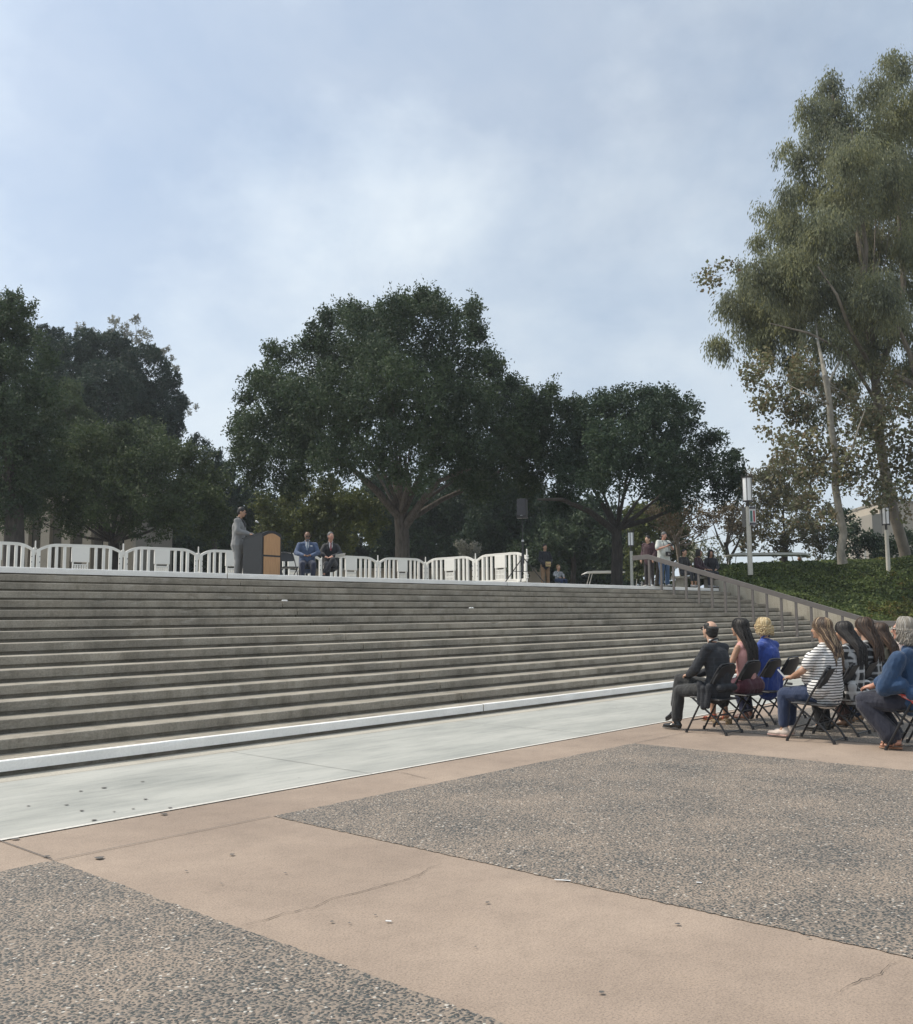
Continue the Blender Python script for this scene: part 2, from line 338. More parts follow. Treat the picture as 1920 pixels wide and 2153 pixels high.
for px,py,r in [(a_,b_,c_*.72) for a_,b_,c_ in [(33,1763,.042),(98,1800,.036),(209,1803,.05),(219,1656,.04),(170,1663,.03),(345,1711,.045),(198,1724,.036),(488,1796,.028),(172,1704,.03),(60,1694,.025),(140,1692,.03),(280,1700,.022),(306,1680,.03),(300,1643,.03),(358,1698,.03),(240,1706,.02),(1425,1942,.022),(698,1937,.018),(735,1940,.012),(600,1835,.014),(880,1708,.02),(950,1700,.014),(466,1857,.012),(1000,1990,.01),(1440,1850,.009),(1700,1970,.014),(1240,1640,.02),(1600,1740,.02)]]:
    g=gnd(px,py,.01); n=9; ph=cr_.random()*6
    V=[(g.x+math.cos(2*math.pi*k/n)*r*(1+.25*math.sin(ph+2.1*k))*.8,g.y+math.sin(2*math.pi*k/n)*r*(1+.2*math.cos(ph+1.7*k))*.8,.0105) for k in range(n)]
    sp.add(V,[tuple(range(n))])
for k in range(60):
    x=cr_.uniform(1,14); y=cr_.uniform(1.5,8.8); r=cr_.uniform(.004,.013); sp.add([(x+math.cos(a)*r,y+math.sin(a)*r,.0105) for a in (0,1.2,2.5,3.6,5)],[(0,1,2,3,4)])
tag(sp.obj('gum_spots',M['stain']),kind='structure')
sheet('upper_plaza',[(-300,YT+.50,600,700)],ZT,M['plaza_up'])

# stairs
def step_mesh(k):
    Yk=Y1+(k-1)*TR; z=k*RI; back=Yk+TR+.07 if k<16 else YT+.50; zb=(k-1)*RI-.012
    prof=[(Yk,z-.100),(Yk,z-.055),(Yk,z-.012),(Yk+.004,z-.003),(Yk+.014,z),(Yk+.07,z),(back,z),(back,zb),(Yk+.062,zb),(Yk+.062,z-.100)]
    n=len(prof); V=[];F=[];MI=[]
    xs=[-42.0]; x=10.94-8.775*6
    joints=[10.94+8.775*i for i in range(-6,3)]+[XE-.03]
    s=-42.0
    for j in joints:
        if j<=s: continue
        m=max(2,int((j-s)/.16)); base=len(V)
        for i in range(m+1):
            xx=s+.008+(j-s-.016)*i/m
            for q,(y,zz) in enumerate(prof):
                dy=dz=0
                if q in (1,2,3,4,5): 
                    a=mnoise.noise(Vector((xx*2.3,k*7.1,q*.3))); c_=mnoise.noise(Vector((xx*11,k*3.7,5)))
                    dy=.0035*a; dz=.0022*mnoise.noise(Vector((xx*1.3,k*5.1,9)))
                    if q in (2,3) and c_>.38: dy+=(c_-.38)*.05; dz-=(c_-.38)*.04
                if k==16: dz=min(dz,0)
                V.append((xx,y+dy,zz+dz))
        for i in range(m):
            for q in range(n):
                a=base+i*n+q; b_=base+i*n+(q+1)%n; F.append((a,b_,b_+n,a+n)); MI.append(1 if (k in (1,16) and q<5) else 0)
        F.append(tuple(base+q for q in range(n))[::-1]); MI.append(0)
        F.append(tuple(base+m*n+q for q in range(n))); MI.append(0)
        s=j
    return V,F,MI
stairs=empty('staircase',(0,Y1,0),0,'wide grey concrete outdoor staircase of sixteen steps with white painted top and bottom edges','staircase')
for k in range(1,17):
    V,F,MI=step_mesh(k); V=[(x,y-Y1,z) for x,y,z in V]
    o=mesh_obj('step',V,F,[M['step'],M['paint']],stairs)
    bm=bmesh.new(); bm.from_mesh(o.data); bmesh.ops.recalc_face_normals(bm,faces=bm.faces[:]); bm.to_mesh(o.data); bm.free()
    o.data.polygons.foreach_set('material_index',MI)
    if k in (1,16): tag(o,'white painted %s step'%('bottom' if k==1 else 'top'))
# cheek wall beside the stairs
b=MB(); z0=.66
pr_=[(5.5,-.02),(5.5,z0),(9.2,z0),(YT-.2,ZT+.28),(YT+.6,ZT+.36),(YT+.6,-.02)]
V=[(XE,y,z) for y,z in pr_]+[(XE+.26,y,z) for y,z in pr_]; n=len(pr_)
b.add(V,[tuple(range(n)),tuple(range(2*n-1,n-1,-1))]+[(i,i+n,(i+1)%n+n,(i+1)%n) for i in range(n)])
tag(b.obj('side_wall',M['beige_wall']),'sloping beige concrete side wall at the right end of the stairs','wall')
# handrail
XR=27.3; hr=empty('handrail',(XR,YT,ZT),0,'long bronze painted metal handrail running down the right side of the stairs','handrail')
rp=[(YT+.75,3.33),(YT+.18,3.35),(8.95,1.20),(7.2,1.17)]
def railz(y):
    if y<=rp[2][0]: return rp[2][1]+(rp[3][1]-rp[2][1])*(rp[2][0]-y)/(rp[2][0]-rp[3][0])
    if y>=rp[1][0]: return rp[1][1]
    return rp[2][1]+(rp[1][1]-rp[2][1])*(y-rp[2][0])/(rp[1][0]-rp[2][0])
b=MB(); sec=[(-.0375,-.15),(.0375,-.15),(.0375,-.006),(.030,0),(-.030,0),(-.0375,-.006)]
V=[(sx,y-YT,z+sz-ZT) for y,z in rp for sx,sz in sec]; F=[tuple(range(6))[::-1],tuple(range(18,24))]
for i in range(3):
    for q in range(6): F.append((i*6+q,i*6+(q+1)%6,(i+1)*6+(q+1)%6,(i+1)*6+q))
b.add(V,F); b.obj('top_rail',M['bronze'],hr)
pys=[(Y1+(k-1)*TR+.15,k*RI) for k in range(16,0,-1)]+[(8.5,.004),(7.4,.004)]
for y,zb in pys:
    b=MB(); b.box((-.024,y-YT-.033,zb-ZT-.003),(.024,y-YT+.033,railz(y)-.148-ZT)); b.box((-.034,y-YT-.045,zb-ZT-.003),(.034,y-YT+.045,zb-ZT+.012)); b.obj('post',M['bronze'],hr)

# ------------------------------------------------------------------ planted bank
def ss(t): t=max(0,min(1,t)); return t*t*(3-2*t)
def bank_z(x,y):
    zc=.62 if y<9.2 else .62+(ZT+.30-.62)*min(1,(y-9.2)/(YT-9.4))
    top=3.0+.048*(x-33)
    wd=1.5+max(0,min(7,(15.5-y)*.75))
    z=zc+(top-zc)*ss((x-32.16)/wd*.62+.02)
    if y>16.6: z=ZT-.1+(z-ZT+.1)*ss((19.0+max(0,(x-34))*.55-y)/2.4)
    return z+.10*mnoise.noise(Vector((x*.7,y*.7,1)))+.05*mnoise.noise(Vector((x*2,y*2,3)))
xs=[32.17+(i/70)**1.6*60 for i in range(71)]; ys=[4+i*.45 for i in range(80)]
V=[(x,y,bank_z(x,y)-.12) for x in xs for y in ys]; F=[(i*80+j,(i+1)*80+j,(i+1)*80+j+1,i*80+j+1) for i in range(70) for j in range(79)]
tag(mesh_obj('planted_bank',V,F,M['soil'],smooth=True),kind='structure')

# ------------------------------------------------------------------ leaves
def leaves_obj(name,C,A,L_,W_,mat,parent=None,origin=(0,0,0),flat=0.0):
    """C centres, A unit long axes, L_/W_ lengths/widths -> one mesh of rhombic leaves"""
    n=len(C); B=rng.normal(size=(n,3)); 
    if flat: B[:,2]*=(1-flat)
    B-= (B*A).sum(1,keepdims=True)*A; B/=np.linalg.norm(B,axis=1,keepdims=True)+1e-9
    C=C-np.array(origin); l=(L_*.5)[:,None]; ww=(W_*.5)[:,None]; up=np.cross(A,B)*(W_*.18)[:,None]
    V=np.empty((n,4,3),np.float32); V[:,0]=C-A*l; V[:,1]=C+B*ww+up-A*l*.15; V[:,2]=C+A*l; V[:,3]=C-B*ww+up-A*l*.15
    me=bpy.data.meshes.new(name); me.vertices.add(4*n); me.vertices.foreach_set('co',V.reshape(-1))
    me.loops.add(4*n); me.loops.foreach_set('vertex_index',np.arange(4*n,dtype=np.int32))
    me.polygons.add(n); me.polygons.foreach_set('loop_start',np.arange(0,4*n,4,dtype=np.int32)); me.polygons.foreach_set('loop_total',np.full(n,4,dtype=np.int32))
    me.update(calc_edges=True); return link(name,me,mat,parent)
def unit(n):
    v=rng.normal(size=(n,3)); return v/np.linalg.norm(v,axis=1,keepdims=True)
DM=4.2
def crown(lobes,depth,dens,leaf,twig=.6,per=14,up=.5,weep=0,ratio=.5,shell=.35,jit=.10,fuzz=1.0,zmin=None,clump=True):
    """lobes (px,py,rpx,depth offset m). Twigs grow from each lobe's volume, leaves sit along them."""
    C=[];A=[];LL=[];WW=[]
    for lb in lobes:
        px,py,r=lb[:3]; do=lb[3] if len(lb)>3 else 0
        c=np.array(at(px,py,depth+do)); R0=r*(depth+do)/FOC; Rr=max(R0*.5,R0-twig*.42)
        nt_=max(6,int(dens*DM*R0*R0)); o=unit(nt_)
        if clump and r>12 and nt_>40:
            nk=int(7+Rr*7); ko=unit(nk); ko[:,2]+=.25; ko/=np.linalg.norm(ko,axis=1,keepdims=True); kr=(.62+.5*rng.random(nk)); ks=(.18+.20*rng.random(nk))*max(.75,min(1.2,1.1/Rr))
            which=rng.integers(0,nk,nt_); inn=rng.random(nt_)<.34
            P=ko[which]*kr[which][:,None]+o*(ks[which]*(.35+.65*rng.random(nt_)))[:,None]*np.array([1,1,1.25])
            P[inn]=o[inn]*(.70*rng.random(inn.sum())**.5)[:,None]
            P=c+P*Rr; o=np.where(inn[:,None],o,ko[which]*.7+o*.5)
        else:
            rad=(shell+(1-shell)*rng.random(nt_)**.6)
            rad*=1+.16*np.sin(o[:,0]*7+px)*np.cos(o[:,2]*6+py)
            P=c+o*(rad*Rr*.88)[:,None]
        d=o*1.0+unit(nt_)*.7+np.array([0,0,up]); 
        if weep: d=o*.5+unit(nt_)*.35+np.array([0,0,-weep])
        d/=np.linalg.norm(d,axis=1,keepdims=True)
        Lt=twig*(.5+.9*rng.random(nt_))*min(1,.55+Rr*.25)
        t=rng.random((nt_,per)); q=P[:,None,:]+d[:,None,:]*(t*Lt[:,None])[:,:,None]+rng.normal(size=(nt_,per,3))*(jit*(1.1-.6*t))[:,:,None]*fuzz
        if weep: q[:,:,2]-=(t**2*Lt[:,None]*.5)
        a=d[:,None,:]*.6+rng.normal(size=(nt_,per,3))*(.75 if not weep else .3)
        if weep: a+=np.array([0,0,-.9])
        a/=np.linalg.norm(a,axis=2,keepdims=True)
        C.append(q.reshape(-1,3)); A.append(a.reshape(-1,3)); m=nt_*per
        l=leaf*(.65+.7*rng.random(m)); LL.append(l); WW.append(l*ratio)
    C=np.concatenate(C);A=np.concatenate(A);LL=np.concatenate(LL);WW=np.concatenate(WW)
    if zmin is not None:
        k=C[:,2]>zmin; C,A,LL,WW=C[k],A[k],LL[k],WW[k]
    return C,A,LL,WW
def bez(p0,p1,p2,n=7): return [p0*(1-t)**2+p1*2*t*(1-t)+p2*t*t for t in [i/n for i in range(n+1)]]
LEAFN=[0]
def tree(name,label,base,depth,trunk,r0,fork,lobes,lmat,bmat,dens,leaf,group=None,limbs=10,root_z=None,cat='tree',limb_r=.5,extra=(),tone=None,**kw):
    """base px; trunk = pixel points (px,py,depth offset) from the ground to the fork"""
    z0=ZT if root_z is None else root_z
    tp=[at(p[0],p[1],depth+(p[2] if len(p)>2 else 0)) for p in trunk]
    b0=Vector((tp[0].x,tp[0].y,z0)); root=empty(name,b0,0,label,cat,group)
    C,A,LL,WW=crown(lobes,depth,dens,leaf,**kw); LEAFN[0]+=len(C)
    b=MB(); path=[b0-Vector((0,0,.2))]+tp if tp[0].z>z0+.1 else tp
    rr=[r0*(1.25 if i==0 else 1-.35*i/len(path)) for i in range(len(path))]
    b.tube([p-b0 for p in path],rr,12)
    F0=path[-1]; rd=random.Random(len(C)); lbs=sorted(lobes,key=lambda l:-l[2])[:limbs]
    for lb in lbs:
        e=at(lb[0],lb[1],depth+(lb[3] if len(lb)>3 else 0)); s=path[-1].lerp(path[-2],rd.random()*.5)
        mid=s.lerp(e,.5)+Vector((rd.uniform(-.4,.4),rd.uniform(-.4,.4),-.12*(e-s).length+ (.25*(e-s).length if e.z-s.z>2 else 0)))
        P=bez(s,mid,e); ra=r0*limb_r*.62*(.5+.5*rd.random()); b.tube([p-b0 for p in P],[ra*(1-.82*i/7) for i in range(8)],7)
        for j in range(3):
            q=P[3+j]; e2=q+Vector((rd.uniform(-1,1),rd.uniform(-1,1),rd.uniform(-.2,1)))*lb[2]*depth/FOC*.75
            b.tube([x-b0 for x in bez(q,q.lerp(e2,.5)+Vector((0,0,.15)),e2,4)],[ra*.4,ra*.33,ra*.25,ra*.17,ra*.08],5)
    for pts,ra in extra:
        Q=[at(p[0],p[1],depth+(p[2] if len(p)>2 else 0)) for p in pts]; b.tube([q-b0 for q in Q],[ra*(1-.75*i/(len(Q)-1)) for i in range(len(Q))],7)
    tr=b.obj('trunk',bmat,root,True)
    cr=leaves_obj('crown',C,A,LL,WW,lmat,root,origin=b0[:])
    return root
def spikes(pts,seed=1):
    r=random.Random(seed); o=[]
    for x,y,h in pts:
        lean=r.uniform(-.35,.35); d=r.uniform(-2,2); n=max(2,int(h/9))
        for i in range(n): o.append((x+lean*h*i/n+r.uniform(-3,3),y-h*i/n,max(5,(13-7*i/n)*r.uniform(.8,1.2)),d))
    return o
def lob(lst,rand=0,seed=1):
    r=random.Random(seed); o=[]
    for l in lst:
        l=tuple(l); o.append(l if len(l)>3 else l+(r.uniform(-rand,rand),))
    return o
big=[(555,905,75),(530,960,45),(602,835,70),(562,800,36),(706,758,74),(672,708,30),(800,700,85),(760,660,35),(880,685,80),(955,735,75),(1065,835,46),(1105,865,52),(1148,862,34),(1120,900,60,1.5),(990,690,28),(1025,815,66),(1085,895,75),(700,850,105,-3),(820,820,120,-4),(940,850,110,-3),(640,950,75,-2),(740,945,85,-4),(860,935,90,-4.5),(980,945,85,-3),(1110,950,75),(1175,885,50),(1190,960,55),(1110,1010,50),(1010,1010,50,-1),(600,1000,45,-1),(540,1000,35),(800,770,120,3.5),(700,880,110,4),(950,880,110,4),(1060,950,90,3),(600,900,80,3),
 (728,648,24,0),(690,668,26,0),(650,720,18,0),(850,632,26,0),(905,630,30,0),(890,612,14,0),(930,640,22,0),(985,650,18,0),(995,630,10,0),(820,660,20,0),(575,735,30,0),(612,748,16,0),(535,790,25,0),(515,830,22,0),(498,880,20,0),(500,940,18,0),(1045,755,18,0),(1075,795,18,0),(1108,825,20,0),(1155,815,16,0),(1160,795,9,0),(1205,850,26,0),(1230,840,12,0),(1240,890,16,0),(1005,700,26,0),(1140,850,30,0)]
big=[(l[0],l[1]+12)+tuple(l[2:]) for l in big]
big+=spikes([(x,y+(40 if x<670 else 20),h) for x,y,h in [(500,900,20),(512,850,28),(525,800,30),(545,770,35),(562,745,30),(590,735,42),(622,705,34),(640,700,40),(665,680,45),(690,665,40),(715,650,36),(742,650,42),(770,655,34),(795,655,30),(830,640,34),(858,632,30),(880,618,28),(905,625,30),(930,640,28),(958,655,40),(985,655,42),(996,640,36),(1008,690,30),(1025,750,34),(1050,770,30),(1080,800,28),(1105,815,26),(1128,830,30),(1150,830,34),(1162,815,32),(1180,840,24),(1205,840,28),(1228,840,24),(1245,870,20),(492,940,18)]],5)
tree('oak_tree','huge broad dark evergreen tree with a forked grey trunk standing behind the middle barriers',None,40,[(846,1225),(846,1130),(842,1075)],.36,None,lob(big,2.2,3),M['oak'],M['bark'],50,.125,limbs=9,limb_r=.55,twig=.7,per=13,
  extra=[([(842,1090,0),(790,1030,-1),(740,985,-2),(700,960,-3)],.20),([(846,1080,0),(860,1010,-1),(850,960,-2)],.2),([(850,1110,0),(890,1050,-1),(925,1010,-2),(990,985,-3)],.2),([(842,1085,0),(830,1010,1),(800,940,2)],.17),([(848,1100,0),(930,1050,0),(1020,1010,1),(1100,960,1)],.15)])
rm=[(1210,940,50),(1255,880,55),(1310,860,40),(1355,855,42),(1410,865,42),(1440,905,40),(1380,920,65,-2),(1300,940,70,-3),(1470,975,55,0),(1525,985,35),(1520,1030,40),(1450,1040,50,-1),(1370,1000,65,-3),(1280,1010,65,-3),(1200,1010,60,-1),(1180,1060,40,0),(1390,1045,40,-1),(1330,930,80,3),(1430,980,70,3),(1240,960,70,3),
 (1330,833,14,0),(1358,832,18,0),(1375,838,12,0),(1405,840,18,0),(1432,855,16,0),(1455,860,10,0),(1490,930,18,0),(1500,918,14,0),(1478,925,14,0),(1545,965,14,0),(1220,895,20,0),(1275,850,18,0),(1550,1000,20,0),(1555,1040,14,0),(1180,975,30,0)]
rm+=spikes([(1200,900,24),(1222,880,26),(1245,865,24),(1270,845,26),(1300,835,24),(1322,835,26),(1345,830,24),(1365,830,24),(1392,835,26),(1415,840,24),(1440,850,22),(1462,865,20),(1490,925,18),(1512,930,16),(1545,960,16)],6)
tree('broadleaf_tree','rounded dark evergreen tree behind the small lamp left of the photographer',None,38.5,[(1297,1225),(1298,1150),(1296,1105)],.27,None,lob(rm,1.8,5),M['oak2'],M['bark_d'],50,.125,limbs=6,limb_r=.6,twig=.55,per=13,up=.3,
  extra=[([(1296,1120,0),(1240,1075,-1),(1180,1050,-2),(1130,1050,-2)],.16),([(1300,1110,0),(1370,1090,0),(1440,1060,0)],.14),([(1296,1115,0),(1345,1080,-1),(1390,1040,-2)],.13),([(1294,1110,0),(1262,1050,1),(1230,1000,1)],.13)])
# left group
lo=[(0,700,60),(40,730,55),(10,800,85),(60,830,60),(0,900,90),(70,920,60),(20,1000,80),(85,1000,55),(0,1070,60),(60,1060,40),(20,860,90,3),(30,960,90,3),(30,640,20,0),(10,650,18,0),(55,658,12,0),(45,680,22,0),(70,648,7,0),(5,680,30,0),(100,760,25,0),(-40,800,90,0),(-50,950,100,0)]
lo+=spikes([(0,660,34),(20,650,38),(38,650,36),(60,665,26),(85,735,26),(108,760,24)],7)
tree('oak_tree','tall dark evergreen tree at the left edge with a thick trunk behind the leftmost barrier',None,36,[(28,1225),(30,1130),(30,1060)],.44,None,lob(lo,1.5,6),M['oak'],M['bark_d'],46,.125,limbs=8,twig=.6,per=13,group=None)
dm=[(150,770,65),(225,765,72),(300,790,70),(340,850,55),(355,900,38),(230,850,100,-3),(130,840,85,-2),(110,740,40),(310,880,75,-2),(70,760,60),(180,715,28,0),(120,712,26,0),(90,700,20,0),(250,720,25,0),(320,748,22,0),(362,800,22,0),(378,850,18,0),(220,900,110,1),(200,820,120,3),(300,930,80)]
tree('pine_tree','dense blue green dome shaped tree rising behind the left trees',None,60,[(215,1225),(215,1060),(215,950)],.5,None,lob(dm,1.5,8),M['needle'],M['bark_d'],62,.19,limbs=5,limb_r=.3,twig=.26,per=10,up=.5,ratio=.3,shell=.80,jit=.06,clump=False)
ps=[(200,730,28),(172,690,13),(195,700,12),(240,676,15),(262,690,14),(285,674,13),(300,700,13),(312,708,12),(270,712,20),(235,705,18),(292,720,14),(340,742,12),(352,735,9),(362,755,8),(325,752,12),(355,772,10),(372,776,11),(398,848,9),(410,855,8),(398,868,6)]
tree('eucalyptus_tree','thin pale feathery treetop showing above the dome shaped tree on the left',None,85,[(290,1225),(292,900),(285,790)],.3,None,lob(ps,1,9),M['pale'],M['twig'],13,.26,limbs=16,limb_r=.35,twig=.5,per=9,ratio=.35)
cf=[(412,925,14),(405,945,20),(432,935,12),(430,960,22),(455,960,16),(465,985,22),(440,1000,35),(480,1000,24),(470,1050,35),(500,1040,30),(420,1040,40)]
tree('conifer_tree','dark spiky conifer in the gap between the left trees and the huge middle tree',None,56,[(450,1225),(450,1120),(450,1060)],.22,None,lob(cf,.8,10),M['needle'],M['bark_d'],40,.18,limbs=5,twig=.5,per=11,up=1.2,ratio=.35)
sp1=[(145,845,42),(120,870,35),(165,880,35),(150,905,40)]
tree('pine_tree','small soft green pine in front of the dome shaped tree, above the second barrier',None,50,[(150,1225),(150,1060),(150,930)],.2,None,lob(sp1,.6,11),M['mid'],M['bark_d'],60,.17,limbs=3,twig=.4,per=12,up=.9,ratio=.25)
ml=[(60,1000,60),(130,960,55),(200,900,48),(180,930,60),(250,900,50),(265,935,60),(330,940,60),(370,930,35),(400,975,55),(440,1010,45),(120,1030,70,-2),(210,1010,80,-3),(310,1020,80,-3),(400,1050,65,-2),(450,1070,45),(60,1070,60,-1),(150,1080,50,-2),(250,1080,55,-2),(350,1090,50,-2),(430,1110,40),(470,1080,28),(300,960,80,3),(180,980,80,3),(220,872,14,0),(200,880,14,0),(140,915,20,0),(280,885,18,0),(240,990,80,3),(380,1020,70,3)]
ml=[(l[0],l[1]+(34 if l[1]<960 else 12))+tuple(l[2:]) for l in ml]
tree('broadleaf_tree','wide mid green tree with spreading low branches behind the left barriers',None,42,[(240,1225),(240,1165),(238,1130)],.3,None,lob(ml,2,12),M['mid'],M['bark_d'],44,.13,limbs=14,limb_r=.5,twig=.6,per=13,
  extra=[([(238,1135,0),(290,1100,-1),(350,1050,-2)],.13),([(238,1135,0),(190,1090,-1),(140,1060,-2)],.13)])
yl=[(560,1075,35),(600,1060,38),(650,1055,42),(700,1050,40),(745,1060,40),(785,1085,32),(590,1110,42),(650,1105,50),(710,1105,50),(770,1120,35),(560,1120,30),(640,1145,35),(720,1150,30),(690,1025,28),(620,1030,25)]
tree('broadleaf_tree','low yellow green tree behind the two seated men on the stage',None,48,[(655,1225),(655,1170),(655,1140)],.16,None,lob(yl,1.5,13),M['yel'],M['bark_d'],30,.17,limbs=8,twig=.6,per=12)
# dark background growth that closes the gaps under the crowns
for i,(xa,xb,dd) in enumerate([(-60,230,74),(230,520,76),(520,800,72),(800,1010,74),(1010,1200,70),(1200,1330,66)]):
    ls=[(x,1165+12*math.sin(x*.05),30) for x in range(int(xa),int(xb),26)]+[(x+3,1226,20) for x in range(int(xa),int(xb),16)]+[(x+13,1198,26) for x in range(int(xa),int(xb),24)]+[(x+5,1125+15*math.sin(x*.03+1),34) for x in range(int(xa),int(xb),34)]+[(x,1085+12*math.sin(x*.04),34,3) for x in range(int(xa),int(xb),44)]
    cx=(xa+xb)/2; tree('hedge','far dark hedge section %s'%['at the left edge behind the beige columns','behind the third and fourth barriers and the speaker','behind the two seated men','behind the huge tree trunk','behind the loudspeaker stand','behind the standing person in black and the small carts'][i],None,dd,[(cx,1240),(cx,1215)],.12,None,lob(ls,1.5,60+i),M['oak2'],M['bark_d'],30,.27,group='dark hedges closing the background',limbs=3,twig=.6,per=10,cat='hedge')
back=[('large dark shrub closing the gap left of the speaker',[(480,1100,50),(520,1070,45),(500,1150,45),(540,1140,40),(450,1150,40)],62,'oak2'),
 ('dark shrub mass behind the left barriers',[(60,1120,60),(130,1130,50),(200,1140,50),(280,1145,50),(350,1140,50),(420,1150,45),(0,1140,60)],68,'oak2'),
 ('deep green background tree behind the huge tree trunk',[(800,1050,60),(880,1060,60),(960,1060,65),(820,1120,50),(900,1120,50),(960,1130,50),(870,1170,40)],64,'oak2'),
 ('dim green background tree behind the loudspeaker',[(1040,1060,65),(1110,1080,60),(1060,1130,50),(1130,1140,50),(1180,1100,50),(1000,1120,40)],60,'oak2'),
 ('dark weeping shrub left of the small lamp',[(1190,1140,48),(1240,1120,45),(1150,1170,42),(1215,1170,42),(1262,1160,32),(1100,1180,35),(1265,1190,28)],57,'oak'),
 ('olive tree behind the photographer',[(1340,1100,40),(1385,1100,45),(1420,1130,35),(1350,1150,40),(1400,1170,35),(1440,1170,30),(1335,1190,30),(1385,1200,30)],54,'yel')]
for i,(lb_,ls,dd,mm) in enumerate(back):
    cx=sum(l[0] for l in ls)/len(ls); tree('background_tree',lb_,None,dd,[(cx,1240),(cx+4,1190),(cx,1150)],.18,None,lob(ls,1.2,20+i),M[mm],M['bark_d'],38,.22,group='dark trees filling the background',limbs=4,twig=.7,per=12)
tree('shrub','small grey green feathery shrub behind the barriers right of the huge tree trunk',None,46,[(985,1225),(985,1200),(985,1170)],.05,None,lob([(975,1150,18),(1000,1155,16),(985,1175,20),(970,1185,16)],.3,31),M['pale'],M['bark_d'],50,.12,limbs=2,twig=.3,per=10,cat='shrub')
br=[(1385,1085,35),(1420,1070,30),(1455,1080,35),(1490,1090,30),(1520,1080,30),(1540,1110,26),(1410,1110,28),(1470,1115,26)]
tree('bare_tree','brown half bare tree with pale curving branches right of the photographer',None,50,[(1437,1225),(1428,1170),(1422,1130)],.15,None,lob(br,1.2,32),M['brown'],M['twig'],17,.15,limbs=8,limb_r=.5,twig=.6,per=11,
  extra=[([(1422,1130,0),(1440,1100,-1),(1470,1085,-1),(1500,1075,-1)],.07),([(1424,1150,0),(1405,1100,0),(1395,1070,0)],.07),([(1440,1150,-1),(1470,1125,-1),(1510,1095,-1)],.05)])
db=[(1470,1160,26),(1500,1150,24),(1450,1185,26),(1490,1190,30),(1520,1180,20),(1515,1210,22),(1470,1210,22)]
tree('flowering_shrub','loose speckled pale shrub behind the three seated people by the hedge',None,45,[(1485,1240),(1485,1215),(1485,1190)],.06,None,lob(db,1,33),M['flower'],M['twig'],22,.13,limbs=4,twig=.5,per=8,cat='shrub')
ro=[(1590,1060,45),(1620,1020,40),(1655,985,35),(1600,1010,30),(1700,1000,38),(1650,1050,50),(1700,1070,48),(1740,1100,40),(1610,1110,45),(1680,1120,50),(1750,1140,35),(1560,1110,30),(1640,1150,30),(1560,1030,22),(1720,1155,30),(1570,1150,26)]
tree('autumn_tree','rusty olive autumn tree behind the signed lamp post and the long cart',None,52,[(1650,1225),(1650,1165),(1652,1120)],.2,None,lob(ro,1.5,34),M['rust'],M['bark_d'],22,.17,limbs=10,twig=.7,per=11)
tree('autumn_tree','thin dark forked tree between the seated people and the signed lamp post',None,46,[(1535,1225),(1532,1175),(1525,1140)],.12,None,lob([(1530,1080,28),(1555,1070,22),(1575,1100,26),(1545,1110,22),(1560,995,12),(1575,1005,12),(1550,1010,10)],.8,35),M['brown'],M['bark_d'],16,.16,limbs=6,limb_r=.6,twig=.5,per=10,
  extra=[([(1532,1180,0),(1548,1150,0),(1565,1110,0)],.09),([(1530,1170,0),(1510,1130,0),(1500,1100,0)],.08)])
sy=[(1585,790,38),(1610,760,30),(1640,840,42),(1600,850,26),(1690,790,48),(1680,890,50),(1650,940,36),(1730,940,55),(1640,985,28),(1700,1000,46),(1760,1010,40),(1800,880,52),(1850,930,50),(1895,860,50),(1900,980,48),(1830,1020,48),(1880,1040,36),(1760,830,50),(1860,800,40),(1790,960,40),(1500,585,22,-1),(1525,560,16,-1),(1480,582,8,-1),(1700,1050,30),(1730,1090,22),(1930,930,50),(1620,910,20),(1850,1060,22),(1905,1080,16)]
tree('sycamore_tree','sycamore with mottled pale trunk and sparse brown leaves rising from the hedge',None,34,[(1772,1185),(1768,1160),(1774,1120),(1764,1070),(1756,1020),(1758,960),(1748,900),(1744,840),(1735,790)],.145,None,lob(sy,2,36),M['syc'],M['bark_s'],22,.135,limbs=7,limb_r=.22,root_z=3.1,twig=.6,per=9,up=.1,ratio=.8,shell=.1,jit=.16,
  extra=[([(1735,792,0),(1728,755,.5),(1720,720,1),(1716,680,2)],.09),([(1738,815,0),(1770,750,1.5),(1775,720,2)],.05),([(1758,1000,0),(1790,950,-1),(1805,900,-1),(1820,860,-1)],.05),([(1745,850,0),(1700,830,-1),(1660,810,1)],.035),([(1756,980,0),(1700,960,1),(1650,930,1)],.06)])
eu=[(1740,185,42),(1700,225,36),(1760,240,55),(1830,190,45),(1885,140,42),(1905,220,60),(1850,270,65),(1760,320,62),(1700,330,42),(1655,305,20),(1640,320,12),(1700,400,52),(1780,410,75),(1880,380,75),(1640,465,42),(1600,505,26),(1690,500,60),(1790,520,80),(1890,500,75),(1590,570,42),(1655,590,60),(1740,620,70),(1840,630,75),(1540,640,42),(1575,680,52),(1510,715,28),(1525,735,20),(1650,690,60),(1740,720,55),(1820,740,55),(1900,680,45),(1690,790,42),(1770,810,42),(1600,720,36),(1920,600,60),(1850,420,90,3),(1760,520,100,3),(1640,620,80,3),(1800,700,80,3),(1880,300,90,3),(1870,90+30,20,0),(1600,440,16,0),(1560,560,20,0),(1700,850,26),(1740,870,22),(1655,410,34),(1660,470,40),(1630,570,52),(1580,610,48),(1610,655,52),(1690,640,60),(1670,560,50),(1720,270,45),(1850,850,40),(1900,780,45),(1810,880,25),(1660,760,30),(1930,520,60),(1930,380,60),(1690,560,60,-2),(1860,620,70,-3),(1800,330,60,-3),(1740,480,60,-3)]
